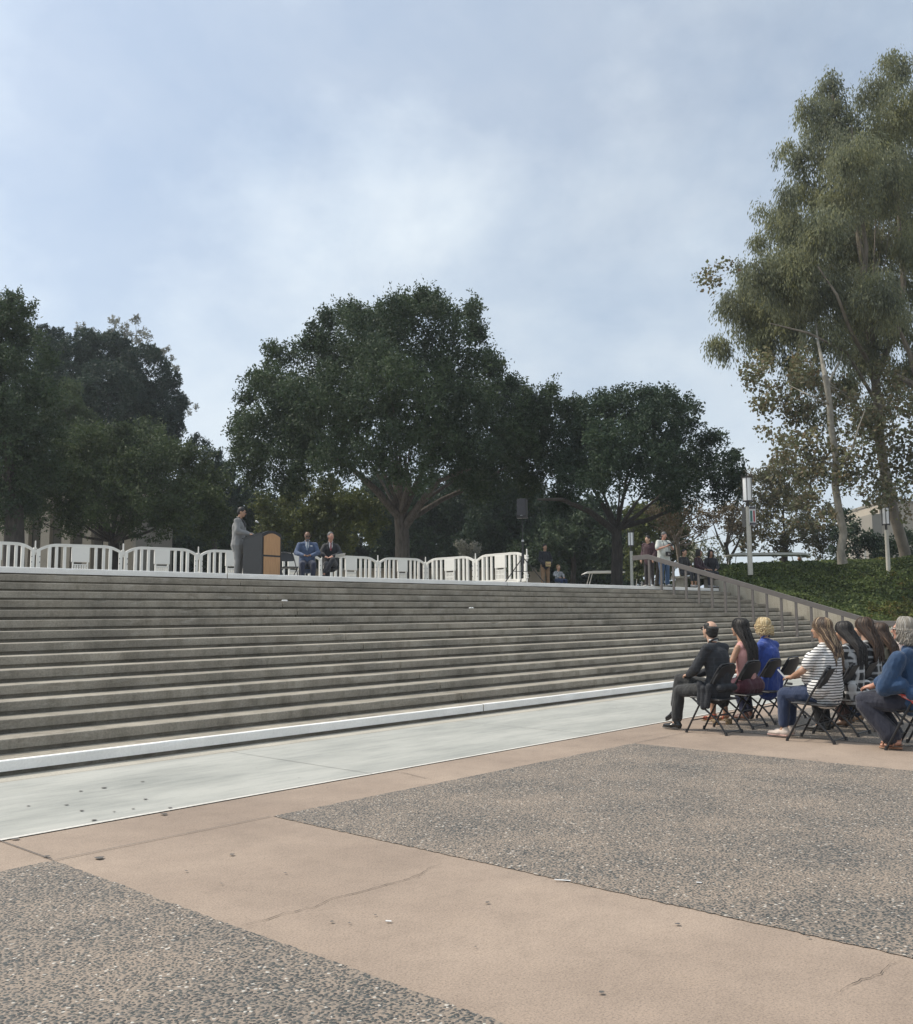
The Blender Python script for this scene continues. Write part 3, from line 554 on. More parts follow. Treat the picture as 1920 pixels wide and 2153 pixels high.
tree('eucalyptus_tree','very tall weeping eucalyptus filling the upper right with a leaning smooth trunk',None,38,[(1908,1185),(1900,1150),(1880,1080),(1862,1000),(1850,930),(1846,850),(1838,770),(1830,700)],.23,None,lob(eu,2.2,37),M['euc'],M['bark_e'],58,.155,limbs=14,limb_r=.3,root_z=3.2,twig=.75,per=13,weep=.65,ratio=.27,shell=.25,jit=.13,
  extra=[([(1830,702,0),(1815,620,0),(1822,520,0),(1800,380,0),(1790,260,0)],.13),([(1838,780,0),(1790,700,-2),(1760,620,-3),(1720,560,-3)],.10),([(1840,800,0),(1880,700,0),(1900,600,0),(1890,450,1),(1880,300,1)],.16),([(1836,760,0),(1820,600,1),(1800,450,1),(1780,300,1),(1750,200,0)],.16),([(1846,850,0),(1780,740,-2),(1700,700,-3),(1620,680,-3)],.08)])
e2=[(1925,760,40),(1960,700,60),(1950,830,50)]
tree('eucalyptus_tree','second eucalyptus at the right edge showing only thick pinkish limbs',None,36,[(2010,1185),(2000,1000),(1960,850),(1930,800)],.3,None,lob(e2,1,38),M['euc'],M['bark_e'],34,.2,limbs=3,root_z=3.2,twig=.7,per=12,weep=.9,ratio=.2,
  extra=[([(1960,850,0),(1915,805,0),(1880,785,0)],.2),([(1930,800,0),(1912,740,0),(1890,690,0),(1850,650,0)],.13)])
sh=[(1760,1165,22),(1800,1160,30),(1840,1150,28),(1880,1150,30),(1915,1150,30),(1790,1120,26),(1830,1135,20),(1760,1125,20),(1905,1130,18),(1860,1170,26),(1780,1085,18)]
tree('shrub','dark shrubs between the sycamore trunk and the right lamp post',None,44,[(1830,1190),(1830,1180),(1830,1165)],.06,None,lob(sh,1.2,39),M['oak2'],M['bark_d'],34,.15,limbs=3,root_z=3.4,twig=.5,per=12,cat='shrub')

# ivy on the bank (nobody could count it)
def scatter_bank(n,x0,x1,y0,y1,thick):
    u=rng.random(n)**1.5; X=x0+(x1-x0)*u; Yv=y0+(y1-y0)*rng.random(n); Z=np.array([bank_z(a,b_) for a,b_ in zip(X,Yv)])
    return np.stack([X,Yv,Z-.10+thick*rng.random(n)],1)
P=scatter_bank(150000,32.18,50,8.2,19.5,.26)
clump=np.array([mnoise.noise(Vector((p[0]*1.7,p[1]*1.7,p[2]*1.7))) for p in P]); P[:,2]+=clump*.16
spill=(P[:,0]<32.6); P[spill,0]-=rng.random(spill.sum())*.22
yk=(clump*.6+np.array([mnoise.noise(Vector((p[0]*.35,p[1]*.35,4))) for p in P])+.22*(11.5-P[:,1])>.30)&(P[:,1]<13.5)
A=unit(len(P)); A[:,2]=np.abs(A[:,2])*.5+.15; A/=np.linalg.norm(A,axis=1,keepdims=True)
l=.10*(.6+.8*rng.random(len(P)))
tag(leaves_obj('ivy_ground_cover',P[~yk],A[~yk],l[~yk],l[~yk]*.75,M['ivy'],flat=.2),kind='stuff')
tag(leaves_obj('yellow_green_ground_cover',P[yk],A[yk],l[yk],l[yk]*.7,M['ivy_y'],flat=.2),kind='stuff')
print('LEAVES',LEAFN[0])
# ------------------------------------------------------------------ buildings
def wbox(name,mat,parent,a,b_,ch=0): return MB().box(a,b_,ch).obj(name,mat,parent)
bl=empty('campus_building',(21.2,48.5,ZT),R(-47),'beige building with tall square columns glimpsed under the trees at the far left','building')
wbox('wall',M['beige_dk'],bl,(-14,1.2,0),(5,9,7)); wbox('roof',M['beige_b'],bl,(-14.5,-.6,5.4),(5.5,9.2,6.0))
for i in range(-6,6):
    wbox('column',M['beige_b'],bl,(i*1.05-.22+.15,-.35,0),(i*1.05+.22+.15,.1,5.4))
for i in range(-6,5): 
    w_=wbox('window',M['glass'],bl,(i*1.05+.42,1.12,.8),(i*1.05+1.0,1.17,4.6)); wbox('sill',M['beige_b'],w_,(i*1.05+.38,1.05,.74),(i*1.05+1.04,1.2,.80))
c=at(935,1200,66); bm_=empty('campus_building',(c.x,c.y,ZT),R(-48),'low beige building with dark windows seen through the right barriers','building')
wbox('wall',M['beige_b'],bm_,(-9,0,0),(7,6,2.1)); wbox('roof',M['beige_dk'],bm_,(-9.3,-.3,2.1),(7.3,6.2,2.3))
for i in range(-5,4):
    w_=wbox('window',M['glass'],bm_,(i*1.6+.2,-.04,.3),(i*1.6+1.0,.02,1.15)); wbox('frame',M['beige_dk'],w_,(i*1.6+.57,-.07,.3),(i*1.6+.63,-.041,1.15))
c=at(1832,1100,88); br_=empty('campus_building',(c.x,c.y,ZT),R(-52),'plain beige building block behind the right lamp post','building')
wbox('wall',M['beige_b'],br_,(.8,0,-1),(26,12,9.0)); wbox('pilaster',M['beige_dk'],br_,(-.05,-.4,-1),(.79,6,8.0)); wbox('roof_edge',M['beige_dk'],br_,(.7,-.12,9.0),(26.1,12.1,9.2))
# ------------------------------------------------------------------ barriers
def barrier(label):
    t=empty('crowd_barrier',(0,0,0),0,label,'barrier','white plastic crowd barriers linked in a line across the stage')
    L_=2.06; d=.030; hw=L_/2
    b=MB(); n=14
    def top(x):
        a=abs(x); return 1.045 if a<.55 else 1.045-.17*((a-.55)/(hw-.55))**2
    xs=[-hw+L_*i/ (2*n) for i in range(2*n+1)]
    pts=[(x,top(x)) for x in xs]+[(x,top(x)-.075) for x in xs[::-1]]
    m=len(xs)
    for i in range(m-1):
        for off,th in ((0,.034),(.040,.034)):
            q=[(xs[i],top(xs[i])-off-th),(xs[i+1],top(xs[i+1])-off-th),(xs[i+1],top(xs[i+1])-off),(xs[i],top(xs[i])-off)]
            b.add([(x,-d,z) for x,z in q]+[(x,d,z) for x,z in q],[(0,1,2,3),(7,6,5,4),(3,2,6,7),(0,4,5,1)])
        q=[(xs[i],top(xs[i])-.041),(xs[i+1],top(xs[i+1])-.041),(xs[i+1],top(xs[i+1])-.033),(xs[i],top(xs[i])-.033)]
        b.add([(x,-d+.012,z) for x,z in q]+[(x,d-.012,z) for x,z in q],[(0,1,2,3),(7,6,5,4)])
    b.box((-hw+.03,-d,.12),(hw-.03,d,.165)); b.box((-hw+.03,-d+.01,.164),(hw-.03,d-.01,.176)); b.box((-hw+.03,-d,.175),(hw-.03,d,.215))
    for s in (-1,1):
        x=s*(hw-.045); b.box((x-.045,-d-.003,.13),(x+.045,d+.003,top(x)-.01),.008)
        x=s*(hw-.30); b.box((x-.038,-d-.005,.13),(x+.038,d+.005,top(x)-.02),.008)
    b.obj('frame',M['white_pl'],t)
    for s in (-1,1):
        for x in (.375,.565): MB().box((s*x-.034,-d+.008,.21),(s*x+.034,d-.008,top(x)-.07)).obj('slat',M['white_pl'],t)
    b=MB(); b.box((-.215,-d-.004,.58),(.215,d+.004,.975),.01); b.box((-.19,-d,.21),(-.16,d,.585)); b.box((.16,-d,.21),(.19,d,.585))
    b.box((-.17,-d+.006,.505),(.17,d-.006,.53)); b.box((-.17,-d+.006,.21),(.17,d-.006,.25)); b.box((-.17,-d+.006,.36),(.17,d-.006,.40))
    for x in (-.12,-.06,0,.06,.12): b.box((x-.017,-d+.004,.245),(x+.017,d-.004,.51))
    b.obj('name_plate',M['white_pl'],t)
    for z in (.36,.56,.70):
        for s in (-1,1): MB().box((s*(hw-.075)-.008,-d-.008,z-.014),(s*(hw-.075)+.008,-d-.002,z+.014)).obj('slot_shade',M['slot_shade'],t)  # raised dark blocks, their colour standing in for shade inside slots
    b=MB(); b.cyl((hw+.018,0),.019,.74,1.09,8); b.ell((hw+.018,0,1.09),(.019,.019,.02),8); b.box((hw-.03,-.035,.80),(hw+.045,.035,.87)); b.box((hw-.03,-.035,.89),(hw+.045,.035,.93)); b.obj('hinge_pin',M['white_pl'],t)
    b=MB(); b.cyl((hw+.018,0),.017,.10,.42,8); b.box((hw-.03,-.033,.22),(hw+.045,.033,.27)); b.box((hw-.03,-.033,.30),(hw+.045,.033,.34)); b.obj('hinge_pin',M['white_pl'],t)
    for x in (-.74,.74):
        b=MB(); b.box((x-.05,-.24,0),(x+.05,.24,.035),.008); b.box((x-.035,-.07,.034),(x+.035,.07,.14)); b.obj('foot',M['white_pl'],t)
    return t
J=[(-110,22.8),(75,24.3),(260,25.5),(418,26.9),(556,28.3),(678,29.9),(795,31.5),(895,32.6),(1000,30.9),(1108,28.9)]
JP=[at(x,1150,d) for x,d in J]
bl_lab=['leftmost white plastic barrier, cut off by the left edge of the photo','second white barrier from the left, in front of the beige columns','third white barrier from the left, between two black gaps in the trees','white barrier partly hidden behind the standing speaker','white barrier mostly hidden behind the black and oak lectern','white barrier behind the two seated men','white barrier just right of the seated man in the dark suit','white barrier in front of the huge tree, right of its trunk','last white barrier, angled toward the steps beside the loudspeaker tripod']
first=None
for i in range(9):
    a,b_=JP[i],JP[i+1]; a=Vector((a.x,a.y,ZT)); b_=Vector((b_.x,b_.y,ZT)); mid=(a+b_)/2; ang=math.atan2(b_.y-a.y,b_.x-a.x); ln=(b_-a).length
    if first is None: first=barrier(bl_lab[0]); t=first
    else: t=copy_tree(first)
    t['label']=bl_lab[i]; t.location=mid; t.rotation_euler=(0,0,ang); t.scale=(max(.8,min(1.25,ln/2.11)),1,1)
# ------------------------------------------------------------------ folding chairs
def chair_model(label):
    t=empty('folding_chair',(0,0,0),0,label,'chair')
    hw=.215
    for s in (-1,1):
        x=s*hw
        b=MB(); b.tube([(x,.262,.012),(x,.12,.27),(x,-.04,.55),(x*.99,-.175,.76),(x*.93,-.20,.81)],.0125,8); b.obj('long_frame_tube',M['blk_metal'],t,True)
        b=MB(); b.tube([(x*.93,.18,.43),(x*.93,.02,.31),(x*.93,-.12,.20),(x*.93,-.20,.115),(x*.93,-.262,.012)],.0125,8); b.obj('rear_leg',M['blk_metal'],t,True)
        for y,xx in ((.266,x),(-.266,x*.93)):
            b=MB(); b.tube([(xx,y,0),(xx,y*.97,.045)],[.019,.017],8); b.obj('rubber_foot',M['blk_pl'],t,True)
    b=MB(); b.tube([(-hw,.185,.155),(hw,.185,.155)],.008,6); b.obj('front_rung',M['blk_metal'],t)
    b=MB(); b.tube([(-hw*.93,-.245,.035),(hw*.93,-.245,.035)],.008,6); b.tube([(-hw*.93,-.1,.215),(hw*.93,-.1,.215)],.007,6); b.obj('rear_rung',M['blk_metal'],t)
    b=MB(); b.tube([(-hw*.93,-.20,.81),(-.15,-.208,.845),(0,-.212,.852),(.15,-.208,.845),(hw*.93,-.20,.81)],.0125,8); b.obj('top_rail',M['blk_metal'],t,True)
    # curved backrest and seat
    V=[];F=[];nx=10
    for k,off in ((0,0),(1,.022)):
        for i in range(nx+1):
            u=-1+2*i/nx
            for z in (.60,.645,.74,.80,.838):
                wz=hw*(1.03 if z<.78 else (.93 if z<.81 else .80)); V.append((u*wz,-.115-(z-.60)*.42-.032*(1-u*u)+off-.012,z-(0.02*(u*u) if z>.7 else -.015*u*u)))
    m=5
    for k in range(2):
        o_=k*(nx+1)*m
        for i in range(nx):
            for j in range(m-1): F.append((o_+i*m+j,o_+(i+1)*m+j,o_+(i+1)*m+j+1,o_+i*m+j+1))
    H_=(nx+1)*m
    for i in range(nx):
        for j in (0,m-1): F.append((i*m+j,(i+1)*m+j,H_+(i+1)*m+j,H_+i*m+j))
    for i in (0,nx):
        for j in range(m-1): F.append((i*m+j,i*m+j+1,H_+i*m+j+1,H_+i*m+j))
    b=MB(); b.add(V,F); b.obj('backrest',M['blk_pl'],t,True)
    b=MB(); b.box((-.200,-.205,.418),(.200,.205,.440),.009); o=b.obj('seat',M['blk_pl'],t,True); o.rotation_euler=(R(3),0,0)
    b=MB()
    for s in (-1,1): b.tube([(s*.207,-.20,.415),(s*.207,.205,.437)],.010,6); b.cyl((s*.216,.03),.006,.42,.43,6)
    b.obj('seat_frame',M['blk_metal'],t)
    return t
CH0=None
CH_GROUP='black folding chairs of the audience'
def chair(x,y,z,rz,label,group=CH_GROUP,sc=1.0):
    global CH0
    if CH0 is None: CH0=chair_model(label); t=CH0
    else: t=copy_tree(CH0)
    t['label']=label; t['group']=group; t.location=(x,y,z); t.rotation_euler=(0,0,rz); t.scale=(sc,sc,sc); return t
# audience: rows face the stairs (+Y)
RA=5.63; RB=4.37; RC=3.25; GZ=.004
AX=[11.06,11.79,12.45,13.06]; BX=[11.10,11.88,12.50,13.10,14.25]
for i,x in enumerate(AX): chair(x,RA,0 if i==0 else GZ,R(-2+i),['folding chair under the bald man in the dark suit','folding chair under the woman in the pink sleeveless top','folding chair under the blonde woman in royal blue','empty folding chair beyond the blonde woman'][i])
for i,x in enumerate(BX): chair(x,RB,0 if i==0 else GZ,R(1-i),['folding chair under the woman in the striped shirt','folding chair under the black haired woman in plaid','folding chair under the brown haired woman in plaid','folding chair under the long haired woman in olive grey','folding chair under the person in the pale pink blouse'][i])
for i,x in enumerate((11.02,11.75)): chair(x,RC,0,R(0),['folding chair under the grey haired woman, cut off by the right edge','folding chair at the right edge beyond the grey haired woman'][i])
# ------------------------------------------------------------------ lectern
lc=at(549,1200,22.9); LZ=ZT
le=empty('lectern',(14.14,19.05,ZT),R(8),'tall black lectern with arched oak front panels at the top of the stairs','lectern')
W2=.33;D2=.32
b=MB(); b.prism([(-W2,0),(W2,0),(W2,1.13)]+[(W2-.0-(2*W2)*i/10,1.13+.085*math.sin(math.pi*i/10)) for i in range(1,10)]+[(-W2,1.13)],-D2,-D2+.04); b.obj('front_board',M['lectern_blk'],le)
b=MB()
for s in (-1,1):
    V=[(s*W2,-D2+.04,0),(s*W2,D2,0),(s*W2,D2,1.02),(s*W2,-D2+.04,1.13)]; V+=[(v[0]-s*.03,v[1],v[2]) for v in V]
    MB().add(V,[(0,1,2,3),(7,6,5,4),(0,4,5,1),(1,5,6,2),(2,6,7,3),(3,7,4,0)]).obj('side_panel',M['lectern_blk'],le)
V=[(-W2-.01,-D2+.05,1.135),(W2+.01,-D2+.05,1.135),(W2+.01,D2+.04,1.02),(-W2-.01,D2+.04,1.02)]; V+=[(v[0],v[1],v[2]+.025) for v in V]
MB().add(V,[(0,1,2,3),(7,6,5,4),(0,4,5,1),(1,5,6,2),(2,6,7,3),(3,7,4,0)]).obj('reading_top',M['lectern_blk'],le)
b=MB(); w3=W2-.055; b.prism([(-w3,.62),(w3,.62),(w3,1.06)]+[(w3-(2*w3)*i/10,1.06+.085*math.sin(math.pi*i/10)) for i in range(1,10)]+[(-w3,1.06)],-D2-.014,-D2-.001); b.obj('upper_wood_panel',M['wood'],le)
b=MB(); b.box((-w3,-D2-.014,.04),(w3,-D2-.001,.575)); b.obj('lower_wood_panel',M['wood'],le)
mc=empty('microphone',(14.16,19.05,ZT+1.11),R(6),'silver ball microphone on a thin gooseneck above the lectern','microphone')
b=MB(); b.tube([(0,0,0),(0,.02,.12),(-.03,.06,.26),(-.05,.13,.33)],.006,6); b.cyl((0,0),.03,0,.015,10); b.obj('gooseneck',M['blk_metal'],mc)
b=MB(); b.tube([(-.05,.12,.325),(-.055,.16,.345)],[.016,.02],8); b.ell((-.058,.185,.355),(.03,.034,.03),10); b.obj('mic_head',M['steel'],mc,True)
pp=wbox('paper_sheet',M['paper'],None,(-.10,-.14,0),(.11,.14,.004)); pp.location=(14.18,19.05,ZT+1.128); pp.rotation_euler=(R(-10.4),0,R(6)); tag(pp,'white speech paper lying on the slanted lectern top','paper')
chair(15.92,20.3,ZT,R(180-16),'empty folding chair between the lectern and the seated men','folding chairs on the stage')
# ------------------------------------------------------------------ loudspeaker
sp_=at(1100,1200,26); SX,SY=sp_.x,sp_.y
sd=empty('speaker_stand',(SX,SY,ZT),R(-48),'black tripod stand with a long thin pole in front of the last barrier','stand')
b=MB(); b.cyl((0,0),.022,.30,1.12,10); b.cyl((0,0),.045,.52,.86,12,.035); b.obj('lower_tube',M['blk_metal'],sd)
b=MB(); b.cyl((0,0),.011,1.12,1.80,8); b.obj('upper_pole',M['blk_metal'],sd)
b=MB(); b.cyl((0,0),.036,1.12,1.17,12); b.obj('locking_collar',M['steel'],sd)
for k in range(3):
    a=R(20+120*k); dx,dy=math.cos(a),math.sin(a)
    l_=MB().tube([(dx*.03,dy*.03,.66),(dx*.62,dy*.62,.02)],.014,6).obj('leg',M['blk_metal'],sd); MB().ell((dx*.63,dy*.63,.02),(.022,.022,.02),8).obj('rubber_foot',M['blk_pl'],l_)
    MB().tube([(0,0,.30),(dx*.34,dy*.34,.32)],.009,6).obj('brace',M['blk_metal'],sd)
sb=empty('loudspeaker',(SX,SY,ZT+1.80),R(-62),'black box loudspeaker raised high on the tripod pole','loudspeaker')
b=MB(); b.prism([(-.13,0),(.13,0),(.13,.5),(-.13,.5)],-.13,.15); o=b.obj('cabinet',M['blk_pl'],sb)
MB().box((-.115,-.142,.045),(.115,-.131,.485),.004).obj('grille',simple('dark_grille',(.035,.035,.042),.6,.2,200),sb)
MB().box((-.03,-.148,.03),(.03,-.1425,.04)).obj('badge',M['steel'],sb)
MB().box((-.15,-.10,-.03),(.15,.10,-.004),.005).obj('bracket',M['blk_metal'],sb)
# ------------------------------------------------------------------ lamp posts
def lamp(label,x,y,z0,top,head,rad,pr=.085):
    t=empty('lamp_post',(x,y,z0),0,label,'lamp post','campus lamp posts with white ribbed lanterns')
    h=top-z0; hz=h-head
    b=MB(); b.cyl((0,0),pr*1.08,-.3,hz-.22,14,pr*.92); b.obj('post',M['pebble_post'],t,True)
    b=MB(); b.cyl((0,0),pr*.55,hz-.225,hz-.02,10); b.cyl((0,0),rad*.92,hz-.03,hz,16); b.obj('collar',M['dk_bronze'],t); MB().cyl((0,0),rad*.98,h-.14,h-.10,16).obj('top_ring',M['dk_bronze'],t)
    b=MB(); b.cyl((0,0),rad*.88,hz+.001,h-.141,16); b.obj('lantern_panel',M['lamp_glass'],t,True)
    for k in range(6):
        a=2*math.pi*(k+.35)/6; x_,y_=math.cos(a)*rad*.93,math.sin(a)*rad*.93
        MB().tube([(x_,y_,hz-.05),(x_,y_,h)],.014,5).obj('rib',M['dk_bronze'],t)
    return t
P_=at(1574,1100,35); l1=lamp('nearest pebbled concrete lamp post carrying a coloured banner, standing in the hedge',P_.x,P_.y,3.1,at(1573,996,35).z,.98,.20,.088)
P_=at(1863,1100,35.5); lamp('lamp post in the hedge in front of the leaning eucalyptus trunk',P_.x,P_.y,2.8,at(1867,1060,35.5).z,.74,.155,.075)
P_=at(1815,1100,76); lamp('far small lamp post beside the beige building',P_.x,P_.y,2.3,at(1816,1120,76).z,1.05,.20)
P_=at(1327,1150,36); lamp('small lamp post standing left of the photographer at the top of the stairs',P_.x,P_.y,ZT,at(1323,1112,36).z,.62,.125,.058)
# banner on the nearest post
P_=at(1574,1100,35); bn=empty('banner_sign',(P_.x,P_.y,at(1580,1105,35).z),R(-48),'small banner with green and red columns and black ends on the nearest lamp post','sign')
def col(n,c): return simple(n,c,.6,.04)
hb=.70; MB().box((.0,-.125,0),(.245,-.11,hb)).obj('panel',col('banner_white',(.62,.63,.64)),bn)
for z0_,z1_ in ((.60,.69),(.01,.10)): MB().box((.012,-.1285,z0_),(.233,-.1255,z1_)).obj('black_band',col('banner_black',(.03,.028,.035)),bn)
MB().box((.035,-.129,.13),(.115,-.1255,.54)).obj('green_column',col('banner_green',(.05,.16,.14)),bn)
MB().box((.15,-.129,.13),(.205,-.1255,.54)).obj('red_column',col('banner_red',(.36,.04,.05)),bn)
b=MB()
for z_ in (.62,.635,.65): b.box((.05,-.131,z_),(.20,-.1287,z_+.006))
for z_ in (.03,.05): b.box((.04,-.131,z_),(.20,-.1287,z_+.006))
b.obj('lettering',col('banner_grey',(.3,.3,.32)),bn)
MB().box((-.02,-.10,.0),(.245,-.085,.02)).obj('bracket',M['dk_bronze'],bn); MB().box((-.02,-.10,.68),(.245,-.085,.70)).obj('bracket',M['dk_bronze'],bn)
b2=empty('banner_sign',(P_.x,P_.y,at(1566,1107,35).z),R(-48),'plain grey back of a second banner left of the nearest lamp post','sign')
MB().box((-.22,.02,0),(-.09,.035,.70)).obj('panel',col('banner_back_grey',(.14,.135,.125)),b2); MB().box((-.22,.04,.68),(-.05,.055,.70)).obj('bracket',M['dk_bronze'],b2)
# ------------------------------------------------------------------ carts
def cart(label,px,py,d,ln,rz,sc=1):
    c=at(px,py,d); t=empty('golf_cart',(c.x,c.y,c.z-1.85*sc),rz,label,'golf cart')
    cr=M['white_pl']; h=ln/2
    b=MB(); b.prism([(-h,1.80),(h-.25,1.80),(h,1.72),(h+.02,1.75),(h-.22,1.875),(h-.5,1.90),(-h+.3,1.90),(-h-.02,1.84)],-.6,.6); b.obj('roof',cr,t)
    b=MB()
    for x_,x2 in ((h-.45,h-.15),(-h+.25,-h+.1)):
        for y in (-.52,.52): b.tube([(x_,y,1.80),(x2,y,.75)],.02,6)
    b.obj('roof_support',M['white_pl'],t)
    b=MB(); b.prism([(-h+.1,.35),(h+.1,.35),(h+.15,.75),(h-.2,.85),(h-.5,.45),(-h+1.2,.45),(-h+1.1,.75),(-h+.05,.75)],-.55,.55); b.obj('body',cr,t)
    b=MB(); b.box((-h+.5,-.5,.75),(-h+1.1,.5,.9),.03); b.box((-h+.4,-.5,.9),(-h+.52,.5,1.3),.03); b.obj('seat',M['blk_pl'],t)
    for x_ in (-h+.5,h-.3):
        for y in (-.58,.58):
            w_=MB(); w_.tube([(x_,y-.09*(1 if y>0 else -1),.23),(x_,y,.23)],.23,16); w_=w_.obj('wheel',M['blk_pl'],t); MB().tube([(x_,y-.05*(1 if y>0 else -1),.23),(x_,y+.01*(1 if y>0 else -1),.23)],.12,12).obj('rim',M['steel'],w_)
    b=MB(); b.tube([(h-.55,-.25,.7),(h-.75,-.25,1.1)],.018,6); b.tube([(h-.75+.17*math.sin(a)*.4,-.25+.17*math.cos(a),1.1+.17*math.sin(a)*.9) for a in [i*math.pi/6 for i in range(13)]],.012,5); b.obj('steering_wheel',M['blk_pl'],t)
    return t
cart('long cart with a pale roof behind the hedge crest',1612,1166,42,3.5,R(-48))
cart('small cart with a pale roof left of the small tree trunk',1268,1203,52,2.2,R(-48+180))
cart('distant cart whose pale roof shows behind the legs of the person in maroon',1364,1205,60,1.6,R(-40))
# litter
for px,py,z,nm,lb_ in [(1183,1851,.008,'paper_scrap','thin white paper strip lying at the edge of the pebble paving'),(1470,1856,.008,'paper_scrap','tiny crumpled white scrap on the pebble paving'),(817,1937,.008,'paper_scrap','small torn white scrap on the tan paving near the long crack')]:
    g=gnd(px,py,z); o=MB().box((-.045 if py==1851 else -.014,-.007,0),(.045 if py==1851 else .014,.007,.0025)).obj(nm,M['paper'],None); o.location=g; o.rotation_euler=(0,R(4),R(-50)); tag(o,lb_,'litter')
for (px,py,k,lb_) in [(600,1280,12,'white crumpled tissue lying on an upper step below the speaker'),(992,1292,11,'white tissue lying on a step below the loudspeaker')]:
    z=k*RI; g=gnd(px,py,z); yk=Y1+(k-1)*TR; v=c_f+c_r*((px-PW/2)/FOC)-c_u*((py-PH/2)/FOC); g=Vector((0,0,EYE))+v*((yk+.05)/v.y); b=MB(); r_=random.Random(k)
    for i in range(6): b.ell((r_.uniform(-.05,.05),r_.uniform(-.02,.03),.015),(.035,.03,.018),6)
    o=b.obj('crumpled_tissue',M['paper'],None,True); o.location=(g.x,yk+.06,z); tag(o,lb_,'litter')
# ------------------------------------------------------------------ people
def V3(*a): return Vector(a)
def seg(b,p0,p1,r0,r1,wide=1.0,ax=(1,0,0),n=12):
    p0=Vector(p0);p1=Vector(p1); d=(p1-p0); ln=d.length; d=d.normalized() if ln>1e-6 else Vector((0,0,1))
    u=Vector(ax); u=u-d*u.dot(d); u=(u.normalized() if u.length>1e-3 else d.orthogonal().normalized()); v=d.cross(u)
    V=[];F=[];rings=[]
    for k in range(1,4): a=math.pi/2*k/3; rings.append((p0-d*r0*math.cos(a),r0*math.sin(a)))
    for t in (.33,.66): rings.append((p0.lerp(p1,t),r0+(r1-r0)*t))
    for k in range(3): a=math.pi/2*k/3; rings.append((p1+d*r1*math.sin(a),r1*math.cos(a)))
    for c,r in rings:
        for k in range(n):
            a=2*math.pi*k/n; V.append(c+u*math.cos(a)*r*wide+v*math.sin(a)*r)
    m=len(rings)
    for i in range(m-1):
        for k in range(n): F.append((i*n+k,i*n+(k+1)%n,(i+1)*n+(k+1)%n,(i+1)*n+k))
    V.append(p0-d*r0); V.append(p1+d*r1)
    for k in range(n): F.append((m*n,(k+1)%n,k)); F.append((m*n+1,(m-1)*n+k,(m-1)*n+(k+1)%n))
    b.add(V,F)
def blob(name,b,vox,mat,parent,amp=0,sc=7,sm=2,zs=1.0):
    me=bpy.data.meshes.new('tmp'); me.from_pydata(b.V,[],b.F); me.update()
    bm=bmesh.new(); bm.from_mesh(me); bmesh.ops.recalc_face_normals(bm,faces=bm.faces[:]); bm.to_mesh(me); bm.free()
    o=bpy.data.objects.new('tmp',me); COL.objects.link(o)
    m=o.modifiers.new('r','REMESH'); m.mode='VOXEL'; m.voxel_size=vox; m.adaptivity=0
    s=o.modifiers.new('s','SMOOTH'); s.factor=.5; s.iterations=sm
    bpy.context.view_layer.update(); dg=bpy.context.evaluated_depsgraph_get()
    nm=bpy.data.meshes.new_from_object(o.evaluated_get(dg)); nm.name=name
    bpy.data.objects.remove(o); bpy.data.meshes.remove(me)
    if amp:
        n=len(nm.vertices); co=np.empty(n*3,np.float32); nm.vertices.foreach_get('co',co); co=co.reshape(-1,3); no=np.empty(n*3,np.float32); nm.vertex_normals.foreach_get('vector',no); no=no.reshape(-1,3)
        dsp=np.array([mnoise.noise(Vector((p[0]*sc,p[1]*sc,p[2]*sc*zs)))+.5*mnoise.noise(Vector((p[0]*sc*2.3+7,p[1]*sc*2.3,p[2]*sc*2.3*zs))) for p in co]); co+=no*(dsp*amp)[:,None]
        nm.vertices.foreach_set('co',co.reshape(-1))
    nm.materials.clear(); return link(name,nm,mat,parent,True)
def skinmat(n,c):
    m,t,b=mat_new(n); x=noise_n(t,14,4); r=ramp(t,x.outputs[0],[(.3,tuple(v*.88 for v in c)),(.7,tuple(min(1,v*1.08) for v in c))]); t.links.new(r.outputs[0],b.inputs['Base Color']); b.inputs['Roughness'].default_value=.5
    b.inputs['Subsurface Weight'].default_value=.08; b.inputs['Subsurface Radius'].default_value=(.02,.008,.004); return m
def fabric(n,c,rough=.85,var=.12,sc=5):
    m,t,b=mat_new(n); x=noise_n(t,sc,5); r=ramp(t,x.outputs[0],[(.3,tuple(v*(1-var) for v in c)),(.7,tuple(v*(1+var) for v in c))]); t.links.new(r.outputs[0],b.inputs['Base Color']); b.inputs['Roughness'].default_value=rough
    b.inputs['Sheen Weight'].default_value=.15; bump(t,b,noise_n(t,22,4,.6,mapped(t,(1,1,.45))).outputs[0],.7,.02); return m
